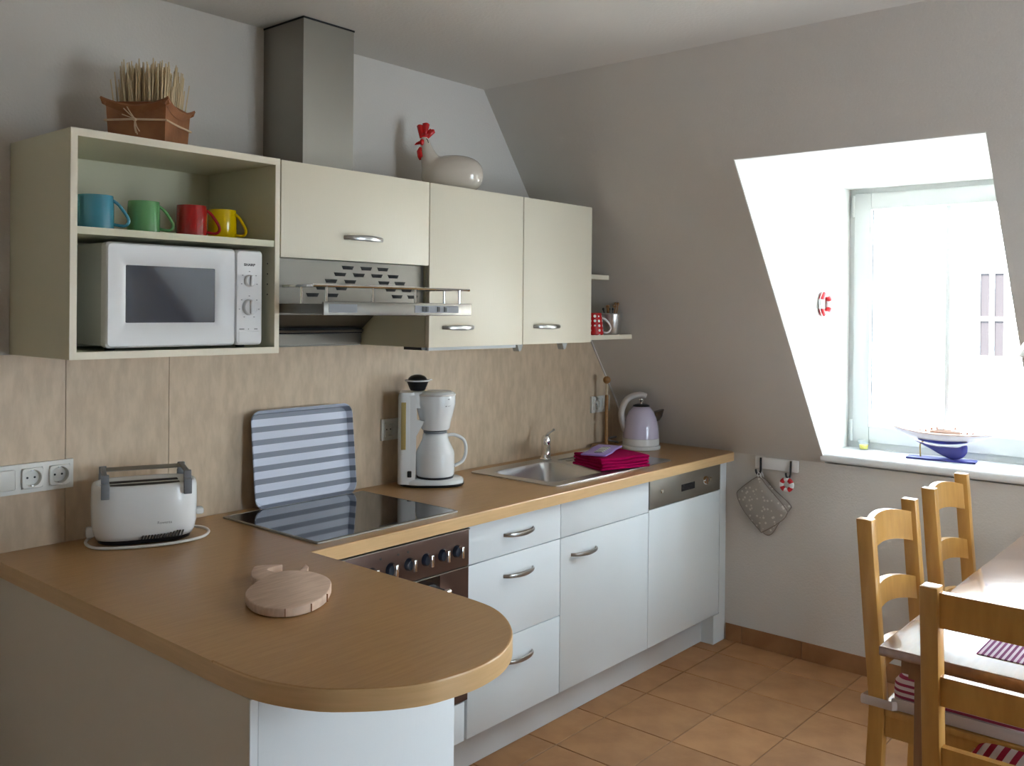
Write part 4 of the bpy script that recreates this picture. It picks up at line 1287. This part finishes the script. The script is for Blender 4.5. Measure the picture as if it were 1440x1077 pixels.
# ------------------------------------------------------------------ cutting board (apple shaped)
t = thing('cutting_board', 'apple-shaped wooden cutting board on the peninsula', 'cutting board', (0.265, -0.885, ZW))
cbp = [(0.183, -0.841), (0.154, -0.906), (0.152, -0.961), (0.175, -1.0), (0.219, -1.014), (0.281, -0.995), (0.345, -0.94), (0.376, -0.89), (0.384, -0.835), (0.374, -0.795), (0.340, -0.762), (0.295, -0.765), (0.244, -0.790)]
cp_ = [tuple(v) for v in smoothpath([(x - 0.265, y + 0.885) for x, y in cbp], 4, closed=True)]
nstrips = 4
bb_ = NB(); prism(bb_, cp_, 'z', 0.0012, 0.0215, bev=0.003, seg=2)
obj('board', bb_, 'wood_board', t, ang=50)
for px, py, ry in ((0.235, -1.0125, 0), (0.176, -1.001, -0.5), (0.3, -0.9835, 0.5)):
    gv = NB()
    box(gv, -0.0009, 0.0009, -0.0018, 0.0018, 0.003, 0.020, M=Matrix.Translation((px - 0.265, py + 0.885, 0)) @ Matrix.Rotation(ry, 4, 'Z'))
    obj('joint_line', gv, 'leather_brown', t, smooth=False)
st_ = NB()
sp2 = [(0.262, -0.772), (0.268, -0.735), (0.300, -0.690), (0.326, -0.672), (0.362, -0.698), (0.372, -0.712), (0.345, -0.712), (0.322, -0.722), (0.318, -0.772)]
prism(st_, [(x - 0.265, y + 0.885) for x, y in [tuple(v) for v in smoothpath(sp2, 3, closed=True)]], 'z', 0.0012, 0.0205, bev=0.002)
obj('stalk', st_, 'wood_board', t, ang=50)
lf = NB()
lp = [(0.362, -0.792), (0.385, -0.775), (0.412, -0.752), (0.402, -0.778), (0.378, -0.803)]
prism(lf, [(x - 0.265, y + 0.885) for x, y in lp], 'z', 0.0012, 0.022, bev=0.002)
obj('leaf', lf, 'wood_board', t, ang=50)

# ------------------------------------------------------------------ paper roll holder
t = thing('paper_roll_holder', 'empty wooden kitchen roll holder in the corner', 'roll holder', (2.645, -0.092, ZW))
b = NB(); lathe(b, [(0, 0.001), (0.070, 0.001), (0.073, 0.005), (0.073, 0.014), (0.069, 0.019), (0, 0.020)], 36)
obj('base', b, 'wood_holder', t, ang=50)
b = NB(); lathe(b, [(0.0085, 0.018), (0.0085, 0.255), (0, 0.256)], 16)
obj('rod', b, 'wood_holder', t)
b = NB(); lathe(b, [(0.0062, 0.256), (0.0062, 0.318), (0, 0.318)], 14)
obj('pin', b, 'wood_pale', t)
b = NB(); lathe(b, [(0, 0.308)] + [(0.0185 * math.sin(PI * i / 12), 0.328 - 0.0185 * math.cos(PI * i / 12)) for i in range(1, 12)] + [(0, 0.3465)], 20)
obj('ball', b, 'wood_holder', t, ang=80)

# ------------------------------------------------------------------ kettle
t = thing('kettle', 'lilac retro electric kettle with pale handle in the corner', 'kettle', (2.758, -0.215, ZW), math.atan2(-0.761, 0.648))
b = NB(); lathe(b, [(0, 0.001), (0.092, 0.001), (0.094, 0.006), (0.093, 0.016), (0.088, 0.020), (0, 0.020)], 40)
obj('base', b, 'kettle_white', t, ang=50)
b = NB(); lathe(b, [(0.0, 0.021), (0.087, 0.021), (0.088, 0.028), (0.0865, 0.052), (0.0, 0.0525)], 40)
obj('lower_ring', b, 'kettle_white', t, ang=50)
b = NB(); lathe(b, [(0.0, 0.0527), (0.0868, 0.053), (0.0855, 0.080), (0.081, 0.115), (0.073, 0.148), (0.060, 0.178), (0.043, 0.200), (0.0, 0.208)], 44)
obj('body', b, 'kettle_lilac', t, ang=60)
b = NB(); lathe(b, [(0.041, 0.203), (0.038, 0.209), (0.020, 0.215), (0.0, 0.217)], 32)
lid = obj('lid', b, 'black_plastic', t, ang=60)
b = NB(); lathe(b, [(0.006, 0.216), (0.0055, 0.226), (0.010, 0.232), (0.011, 0.239), (0.006, 0.245), (0, 0.246)], 20)
obj('lid_knob', b, 'chrome', lid, ang=60)
b = NB(); tube(b, smoothpath([(-0.076, 0, 0.085), (-0.092, 0, 0.135), (-0.094, 0, 0.180), (-0.076, 0, 0.225), (-0.045, 0, 0.250), (-0.005, 0, 0.258), (0.022, 0, 0.250)], 6), [0.0150] * 37, 14, sx=1.3, sy=1.0)
obj('handle', b, 'kettle_handle', t)
b = NB()
loft(b, [[(0.062 + x * 0.0, y * 1.25, 0.145 + z) for x, y, z in [(0, -0.018, 0.03), (0, 0.018, 0.03), (0, 0.012, -0.015), (0, -0.012, -0.015)]],
         [(0.094, -0.019, 0.186), (0.094, 0.019, 0.186), (0.086, 0.013, 0.136), (0.086, -0.013, 0.136)],
         [(0.108, -0.014, 0.190), (0.108, 0.014, 0.190), (0.100, 0.009, 0.156), (0.100, -0.009, 0.156)]], True, True)
obj('spout', b, 'spout_dark', t, ang=30)
# cable tidy next to the kettle
cb = NB(); tube(cb, smoothpath([(2.735, -0.045, ZW + 0.005), (2.752, -0.075, ZW + 0.012), (2.728, -0.100, ZW + 0.022), (2.705, -0.070, ZW + 0.03), (2.725, -0.050, ZW + 0.038), (2.748, -0.075, ZW + 0.044), (2.725, -0.09, ZW + 0.046), (2.71, -0.07, ZW + 0.04)], 6), 0.0038, 8)
kc_ = obj('cord', cb, 'grey_plastic')
kc_.parent = t
kc_.matrix_parent_inverse = (Matrix.Translation(t.location) @ Matrix.Rotation(t.rotation_euler.z, 4, 'Z')).inverted()

# ------------------------------------------------------------------ cloths on the drainer
def folded(name, label, cx, cy, z, lx, ly, rz, layers, th, m, edge=0.9, seed=1):
    rnd = random.Random(seed)
    t = thing(name, label, 'towel', (cx, cy, z), rz, 'cloths on the drainer')
    for i in range(layers):
        s_ = 1 - 0.03 * rnd.random()
        ox, oy = rnd.uniform(-0.004, 0.004), rnd.uniform(-0.004, 0.004)
        b = NB(); box(b, -lx / 2 * s_, lx / 2 * s_, -ly / 2 * s_, ly / 2 * s_, i * th + 0.0003, (i + 1) * th - 0.0003, bev=th * 0.42, seg=3)
        bmesh.ops.subdivide_edges(b, edges=[e for e in b.edges if e.calc_length() > 0.05], cuts=5, use_grid_fill=True)
        for v in b.verts:
            v.co.x += ox + 0.003 * math.sin(v.co.y * 40 + i)
            v.co.y += oy + 0.003 * math.sin(v.co.x * 35 + 2 * i)
            v.co.z += 0.0022 * math.sin(v.co.x * 28 + i) * math.sin(v.co.y * 31 + 1) * (0.4 if i == 0 else 1) * (0 if v.co.z < 0.001 else 1)
        obj('fold', b, m, t, ang=60)
    return t
folded('folded_towel', 'folded magenta towel lying on the drainer', 2.205, -0.425, ZW + 0.0105, 0.25, 0.205, R(-18), 4, 0.0125, 'towel_magenta', seed=3)
t = folded('folded_cloth', 'lilac cloth lying on the magenta towel', 2.215, -0.375, ZW + 0.0630, 0.30, 0.11, R(22), 1, 0.008, 'towel_purple', seed=5)
dc = NB()
for i in range(5):
    Mx = Matrix.Translation((-0.080 + 0.030 * i, -0.004, 0.0098)) @ Matrix.Rotation(0.5, 4, 'Z')
    box(dc, -0.010, 0.010, -0.019, 0.019, -0.001, 0.0012, bev=0.0005, seg=1, M=Mx)
obj('printed_border', dc, 'white_cloth', t, smooth=False)
dc = NB()
for i in range(6):
    Mx = Matrix.Translation((-0.095 + 0.030 * i, -0.004, 0.0098)) @ Matrix.Rotation(0.5, 4, 'Z')
    box(dc, -0.0045, 0.0045, -0.016, 0.016, -0.001, 0.0014, bev=0.0005, seg=1, M=Mx)
obj('printed_border', dc, 'print_dark', t, smooth=False)

# ------------------------------------------------------------------ hook rail, pot holders, key ring on the knee wall
t = thing('hook_rail', 'white wall board with two black hooks under the slope', 'hook rail', (XL, -0.80, 0.865))
obj('board', bx(XL - 0.016, XL - 0.0005, -0.908, -0.700, 0.838, 0.891, bev=0.003), 'buoy_white', t, world=True)
for y_ in (-0.730, -0.876):
    h = NB()
    tube(h, smoothpath([(XL - 0.019, y_, 0.889), (XL - 0.020, y_, 0.85), (XL - 0.022, y_, 0.826), (XL - 0.034, y_ + 0.004, 0.814), (XL - 0.047, y_ + 0.008, 0.822), (XL - 0.050, y_ + 0.010, 0.838)], 5), 0.0048, 10)
    obj('hook', h, 'black_plastic', t, world=True)
def mitt(name, label, pts, x, m, tilt):
    t = thing(name, label, 'pot holder', (x, -0.735, 0.80), 0.0, 'pot holders on the hook')
    P2 = [(y + 0.735, z - 0.80) for y, z in pts]
    pr_ = [tuple(v) for v in smoothpath(P2, 5, closed=True)]
    b = NB()
    cx_ = sum(p[0] for p in pr_) / len(pr_); cz_ = sum(p[1] for p in pr_) / len(pr_)
    def rngq(s_, xx): return [(xx, cx_ + (p[0] - cx_) * s_, cz_ + (p[1] - cz_) * s_) for p in pr_]
    loft(b, [rngq(0.98, 0.006), rngq(1.0, 0.002), rngq(1.0, -0.003), rngq(0.96, -0.0075), rngq(0.5, -0.0105), rngq(0.1, -0.011)], True, True)
    body = obj('pad', b, m, t, ang=70)
    e = NB(); tube(e, rngq(1.0, -0.0005), 0.0034, 8, closed=True)
    obj('binding', e, 'mitt_trim', t)
    l = NB(); tube(l, smoothpath([(0, pr_[0][0] + 0.006, pr_[0][1] - 0.004), (-0.006, pr_[0][0] + 0.008, pr_[0][1] + 0.014), (-0.008, pr_[0][0] + 0.002, pr_[0][1] + 0.025), (-0.004, pr_[0][0] - 0.006, pr_[0][1] + 0.012), (0, pr_[0][0] - 0.006, pr_[0][1] - 0.004)], 4), 0.002, 6)
    obj('loop', l, 'buoy_white', t)
    return t
front_m = [(-0.735, 0.800), (-0.770, 0.765), (-0.862, 0.675), (-0.866, 0.648), (-0.840, 0.615), (-0.755, 0.555), (-0.735, 0.560), (-0.655, 0.640), (-0.622, 0.705), (-0.640, 0.735), (-0.700, 0.785)]
back_m = [(-0.735, 0.798), (-0.80, 0.745), (-0.872, 0.690), (-0.868, 0.665), (-0.82, 0.60), (-0.785, 0.545), (-0.750, 0.540), (-0.69, 0.59), (-0.632, 0.66), (-0.632, 0.70), (-0.68, 0.765)]
mitt('pot_holder', 'quilted grey-brown dotted pot holder in front on the left hook', front_m, XL - 0.038, 'mitt_fabric', 0)
mitt('pot_holder', 'second pot holder peeking out behind the dotted one', back_m, XL - 0.014, 'mitt_fabric', 0)

def lifebuoy(name, label, loc, Rm, rr, rot, rope=False):
    t = thing(name, label, 'lifebuoy', loc, 0)
    t.rotation_euler = rot
    nseg = 8
    for i in range(nseg):
        a0, a1 = 2 * PI * (i - 0.5) / nseg + PI / 4, 2 * PI * (i + 0.5) / nseg + PI / 4
        p = [(Rm * math.cos(a0 + (a1 - a0) * k / 6), Rm * math.sin(a0 + (a1 - a0) * k / 6), 0) for k in range(7)]
        b = NB(); tube(b, p, rr, 12, sy=1.0, cap=True)
        obj('red_band' if i % 2 == 0 else 'white_section', b, 'buoy_red' if i % 2 == 0 else 'buoy_white', t, ang=60)
    if rope:
        b = NB(); tube(b, [((Rm + rr + 0.004 + 0.004 * math.cos(4 * th)) * math.cos(th), (Rm + rr + 0.004 + 0.004 * math.cos(4 * th)) * math.sin(th), 0) for th in [2 * PI * k / 48 for k in range(48)]], 0.0018, 6, closed=True)
        obj('rope', b, 'cable_white', t)
    return t
lifebuoy('key_ring_lifebuoy', 'tiny red and white lifebuoy hanging on the right hook', (XL - 0.040, -0.866, 0.7835), 0.024, 0.0105, (R(90), 0, R(90)))
ko = bpy.data.objects['key_ring_lifebuoy']
kl = NB(); tube(kl, [(0, 0.030 + 0.010 * math.sin(th), 0.010 * math.cos(th)) for th in [2 * PI * k / 20 for k in range(20)]], 0.0012, 6, closed=True)
obj('ring', kl, 'chrome', ko)
lb_ = lifebuoy('wall_lifebuoy', 'small red and white lifebuoy on the window reveal', (2.950, -1.0266 - 0.013, 1.600), 0.046, 0.0125, (R(90), 0, 0), rope=True)

# ------------------------------------------------------------------ things on the sill
t = thing('model_boat', 'blue and white half-hull model yacht on the window sill', 'model boat', (3.135, -1.475, 0.9413), R(7))
# local y is along the hull (bow towards +y)
bs = NB(); box(bs, -0.032, 0.032, -0.135, 0.135, 0.0005, 0.009, bev=0.002)
obj('stand_base', bs, 'boat_blue', t)
st_ = NB(); tube(st_, smoothpath([(0, 0.082, 0.008), (0, 0.084, 0.055), (0, 0.078, 0.072), (0, 0.070, 0.075)], 4), 0.003, 8)
obj('stand_rod', st_, 'brass', t)
hw = NB(); hbm = NB()
NS = 28
def sect(s_):
    # s_: -1 stern .. +1 bow ; returns half-beam, deck z, waterline z, keel z
    y = s_ * 0.205
    beam = 0.046 * max(0.0, 1 - abs(s_) ** 2.2) ** 0.8 + 0.001
    deck = 0.112 + 0.010 * (s_) ** 2 + 0.012 * max(s_, 0) ** 2
    hullb = 0.112 + 0.010 * s_ ** 2 - 0.042 * max(0.0, 1 - abs(s_) ** 1.8) ** 0.9 + 0.010 * max(s_, 0) ** 2
    return y, beam, deck, hullb
rw = []
for i in range(NS + 1):
    s_ = -1 + 2 * i / NS
    y, bm_, dk_, hb2 = sect(s_)
    hb2 = min(hb2, dk_ - 0.002)
    r_ = []
    for k in range(13):
        a_ = PI * k / 12
        r_.append((bm_ * math.cos(a_), y, dk_ - (dk_ - hb2) * math.sin(a_) ** 0.8))
    rw.append(r_)
loft(hw, rw, True, True)
obj('hull', hw, 'boat_white', t, ang=60)
kpts = [(0.105, 0.078), (0.070, 0.070), (0.030, 0.062), (-0.02, 0.060), (-0.075, 0.064), (-0.098, 0.072), (-0.100, 0.050), (-0.096, 0.034), (-0.080, 0.018), (-0.060, 0.0095), (-0.035, 0.010), (0.005, 0.026), (0.040, 0.045), (0.075, 0.062)]
kpm = [tuple(v) for v in smoothpath(kpts, 4, closed=True)]
kc = (sum(p[0] for p in kpm) / len(kpm), sum(p[1] for p in kpm) / len(kpm))
kb_ = NB()
def kr(s_, x): return [(x, kc[0] + (p[0] - kc[0]) * s_, max(0.0093, kc[1] + (p[1] - kc[1]) * s_)) for p in kpm]
loft(kb_, [kr(0.80, -0.016), kr(0.95, -0.010), kr(1.0, -0.004), kr(1.0, 0.004), kr(0.95, 0.010), kr(0.80, 0.016)], True, True)
for i in range(NS):
    pass
obj('keel', kb_, 'boat_blue', t, ang=60)
bl = NB()
rw2 = []
for i in range(3, NS - 3):
    s_ = -1 + 2 * i / NS
    y, bm_, dk_, hb2 = sect(s_)
    zc = 0.086 + 0.012 * s_ ** 2
    if hb2 > zc - 0.004: continue
    r_ = []
    for k in range(13):
        a_ = PI * (0.14 + 0.72 * k / 12)
        r_.append((bm_ * 1.01 * math.cos(a_), y, min(zc, dk_ - (dk_ - hb2 + 0.0012) * math.sin(a_) ** 0.8)))
    rw2.append(r_)
loft(bl, rw2, True, True)
obj('antifouling', bl, 'boat_blue', t, ang=60)
dk = NB()
rw3 = []
for i in range(1, NS):
    s_ = -1 + 2 * i / NS
    y, bm_, dk_, hb2 = sect(s_)
    rw3.append([(-bm_ * 1.02, y, dk_ + 0.0002), (bm_ * 1.02, y, dk_ + 0.0002), (bm_ * 0.98, y, dk_ + 0.004), (-bm_ * 0.98, y, dk_ + 0.004)])
loft(dk, rw3, True, True)
obj('deck', dk, 'boat_deck', t, smooth=False)
cbn = NB(); box(cbn, -0.016, 0.016, -0.075, 0.045, 0.114, 0.128, bev=0.003); box(cbn, -0.011, 0.011, -0.04, 0.02, 0.127, 0.133, bev=0.002)
obj('cabin', cbn, 'boat_deck', t)
for i in range(12):
    y_ = -0.145 + 0.023 * i
    s2 = NB()
    if i % 3 == 1:
        lathe(s2, [(0, 0), (0.006, 0), (0.007, 0.005), (0.003, 0.012), (0, 0.013)], 10, (random.uniform(-0.008, 0.008), y_, 0.132 if -0.07 < y_ < 0.04 else 0.116))
        obj('deck_fitting', s2, 'shell_pink', t)
    else:
        zz = 0.127 if -0.075 < y_ < 0.045 else 0.115
        box(s2, -0.004, 0.004, y_ - 0.004, y_ + 0.004, zz, zz + random.uniform(0.006, 0.014), bev=0.001, seg=1)
        obj('deck_fitting', s2, 'boat_detail', t)
t = thing('votive_candle', 'yellow candle in a clear glass on the window sill', 'candle', (3.205, -1.122, 0.9415))
b = NB(); lathe(b, [(0, 0.0), (0.018, 0.0), (0.019, 0.003), (0.027, 0.046), (0.0255, 0.046), (0.0178, 0.004), (0, 0.003)], 24)
obj('glass', b, 'votive_glass', t)
b = NB(); lathe(b, [(0, 0.0042), (0.0165, 0.0044), (0.0195, 0.022), (0, 0.0225)], 24)
obj('wax', b, 'wax_yellow', t, ang=60)

# ------------------------------------------------------------------ table
TX0, TX1, TY0, TY1, TZ = 1.290, 2.86, -2.66, -1.858, 0.75
t = thing('dining_table', 'glossy brown wooden dining table in front of the window', 'table', ((TX0 + TX1) / 2, (TY0 + TY1) / 2, 0))
obj('tabletop', bx(TX0, TX1, TY0, TY1, TZ - 0.024, TZ, bev=0.003), 'wood_table', t, world=True)
ap = NB()
box(ap, TX0 + 0.035, TX0 + 0.055, TY0 + 0.06, TY1 - 0.06, TZ - 0.075, TZ - 0.0245)
box(ap, TX1 - 0.055, TX1 - 0.035, TY0 + 0.06, TY1 - 0.06, TZ - 0.075, TZ - 0.0245)
box(ap, TX0 + 0.06, TX1 - 0.06, TY1 - 0.055, TY1 - 0.035, TZ - 0.075, TZ - 0.0245)
box(ap, TX0 + 0.06, TX1 - 0.06, TY0 + 0.035, TY0 + 0.055, TZ - 0.075, TZ - 0.0245)
obj('apron', ap, 'wood_table_leg', t, world=True, smooth=False)
for x_ in (TX0 + 0.040, TX1 - 0.097):
    for y_ in (TY0 + 0.072, TY1 - 0.129):
        obj('leg', bx(x_, x_ + 0.057, y_, y_ + 0.057, 0.0, TZ - 0.0245, bev=0.003), 'wood_table_leg', t, world=True)
pm = NB(); box(pm, -0.145, 0.145, -0.205, 0.205, 0.0004, 0.0028, bev=0.0008, seg=1)
t = thing('placemat', 'purple and white striped placemat on the dining table', 'placemat', (1.535, -2.258, TZ))
obj('mat', pm, 'placemat_stripe', t)

# ------------------------------------------------------------------ chairs
def chair(name, label, bowed, loc, rz, group):
    t = thing(name, label, 'chair', loc, rz, group)
    Wc, hw_ = 0.42, 0.21
    pw, pdp = 0.038, 0.044
    m_ = 'wood_chair'
    seat_z = 0.455
    for sx in (-1, 1):
        b = NB()
        xa, xb = sx * hw_, sx * (hw_ - pw)
        xa, xb = min(xa, xb), max(xa, xb)
        prof = [(0.02, 0.0), (0.0, 0.46), (0.012, 0.60), (0.042, 0.975)]
        rings = []
        for dy, z in prof:
            yc = 0.19 + dy
            rings.append([(xa, yc - pdp / 2, z), (xb, yc - pdp / 2, z), (xb, yc + pdp / 2, z), (xa, yc + pdp / 2, z)])
        loft(b, rings, True, True)
        es_ = [e for e in b.edges if e.calc_length() > 0.06 or all(v.co.z > 0.97 for v in e.verts)]
        bmesh.ops.bevel(b, geom=es_, offset=0.003, segments=2, profile=0.5, affect='EDGES')
        obj('back_post', b, m_, t, ang=40)
        b = NB(); box(b, xa if sx < 0 else xa, xb, -0.205, -0.165, 0.0, seat_z - 0.02, bev=0.003)
        obj('front_leg', b, m_, t)
    def yb_(z): 
        return 0.19 + (0.012 + (z - 0.6) / 0.375 * 0.03 if z > 0.6 else 0.012 * (z - 0.46) / 0.14)
    slats = [(0.855, 0.945), (0.675, 0.745), (0.50, 0.57)] if bowed else [(0.887, 0.964), (0.715, 0.78), (0.555, 0.623)]
    for z0, z1 in slats:
        b = NB()
        n = 14 if bowed else 2
        rings = []
        for i in range(n + 1):
            s_ = i / n
            x = -(hw_ - pw + 0.004) + 2 * (hw_ - pw + 0.004) * s_
            bowd = (0.036 * (1 - (2 * s_ - 1) ** 2)) if bowed else 0.0
            ya, yb = yb_(z0) + bowd, yb_(z1) + bowd
            arch = (0.024 * (1 - (2 * s_ - 1) ** 2) - 0.008) if bowed else 0.0
            rings.append([(x, ya - 0.010, z0 + arch), (x, ya + 0.010, z0 + arch), (x, yb + 0.010, z1 + arch), (x, yb - 0.010, z1 + arch)])
        loft(b, rings, True, True)
        obj('slat', b, m_, t, ang=40)
    b = NB()
    prism(b, [(-hw_ - 0.006, -0.225), (hw_ + 0.006, -0.225), (hw_ + 0.002, 0.165), (-hw_ - 0.002, 0.165)], 'z', seat_z - 0.020, seat_z, bev=0.004)
    obj('seat', b, m_, t, ang=40)
    b = NB()
    box(b, -hw_ + pw, hw_ - pw, -0.197, -0.177, 0.375, seat_z - 0.0205); box(b, -hw_ + pw, hw_ - pw, 0.18, 0.20, 0.375, seat_z - 0.0205)
    box(b, -hw_ + 0.008, -hw_ + 0.028, -0.165, 0.168, 0.375, seat_z - 0.0205); box(b, hw_ - 0.028, hw_ - 0.008, -0.165, 0.168, 0.375, seat_z - 0.0205)
    obj('apron', b, m_, t, smooth=False)
    for sx in (-1, 1):
        b = NB(); box(b, sx * (hw_ - 0.019) - 0.010, sx * (hw_ - 0.019) + 0.010, -0.166, 0.172, 0.18, 0.21, bev=0.002)
        obj('stretcher', b, m_, t)
    return t
chair('dining_chair', 'ladder-back wooden chair beside the table, nearer the kitchen', True, (1.845, -1.925, 0), 0, 'wooden chairs at the table')
chair('dining_chair', 'ladder-back wooden chair beside the table, nearer the window', True, (2.462, -1.915, 0), 0, 'wooden chairs at the table')
# chair at the end of the table: back towards -x
chair('dining_chair', 'straight-slatted wooden chair at the near end of the table', False, (1.333, -2.225, 0), R(90), 'wooden chairs at the table')

def cushion(name, label, loc, rz, m, edge, hgt=0.055, strap=True):
    t = thing(name, label, 'cushion', loc, rz, 'striped seat cushions')
    b = NB()
    prof = [(0.90, 0.001), (0.985, 0.010), (1.0, hgt * 0.45), (0.985, hgt * 0.8), (0.90, hgt), (0.5, hgt * 1.12), (0.08, hgt * 1.15)]
    base = rrect(-0.195, 0.195, -0.20, 0.155, 0.03, 5)
    loft(b, [[(x * s_, (y + 0.0225) * s_ - 0.0225, z) for x, y in base] for s_, z in prof], True, True)
    obj('pad', b, m, t, ang=60)
    if strap:
        for sx in (-1, 1):
            s2 = NB(); box(s2, sx * 0.203 - 0.004, sx * 0.203 + 0.004, -0.20, 0.15, 0.0015, 0.034, bev=0.003)
            obj('border', s2, 'cushion_band', t)
        for sx in (-1, 1):
            s2 = NB()
            xo = sx * 0.216
            tube(s2, [(sx * 0.165, 0.10, 0.012), (xo, 0.145, 0.014), (xo, 0.23, 0.014), (sx * 0.165, 0.222, 0.014)], 0.013, 8, sx=0.25, sy=1.0)
            obj('tie', s2, 'cushion_band', t)
    return t
mat('cushion_band', (0.62, 0.52, 0.47), 0.95, spec=0.1)
cushion('seat_cushion', 'red and white striped cushion on the chair nearer the kitchen', (1.845, -1.925, 0.4555), 0, 'cushion_stripe_fine', None, 0.095)
cushion('seat_cushion', 'red and white striped cushion on the chair at the near end', (1.333, -2.225, 0.4555), R(90), 'cushion_stripe', None, 0.04, strap=False)

# ------------------------------------------------------------------ pendant lamp over the table (only its rim shows at the right edge)
t = thing('pendant_lamp', 'white enamel pendant lamp hanging over the dining table', 'lamp', (2.05, -2.215, 1.44))
b = NB(); lathe(b, [(0.222, 0.0), (0.224, 0.004), (0.19, 0.06), (0.13, 0.115), (0.05, 0.15), (0.028, 0.17), (0.026, 0.16), (0.046, 0.145), (0.126, 0.110), (0.186, 0.056), (0.219, 0.002), (0.222, 0.0)], 48)
obj('shade', b, 'lamp_enamel', t, ang=50)
b = NB(); lathe(b, [(0, 0.165), (0.024, 0.165), (0.024, 0.21), (0.01, 0.225), (0, 0.225)], 20)
obj('socket', b, 'lamp_enamel', t)
zc_ = 2.4872
b = NB()
xs_ = slx(2.48)
tube(b, [(0, 0, 0.22), (0, 0, (ZK + (XL - 2.05) / (XL - SX) * (H - ZK)) - 1.44 - 0.012)], 0.003, 8)
obj('cord', b, 'white_plastic', t)
b = NB(); lathe(b, [(0, 0), (0.02, 0), (0.022, 0.05), (0, 0.05)], 16, (0, 0, 0.09))
obj('bulb', b, 'lamp_enamel', t)
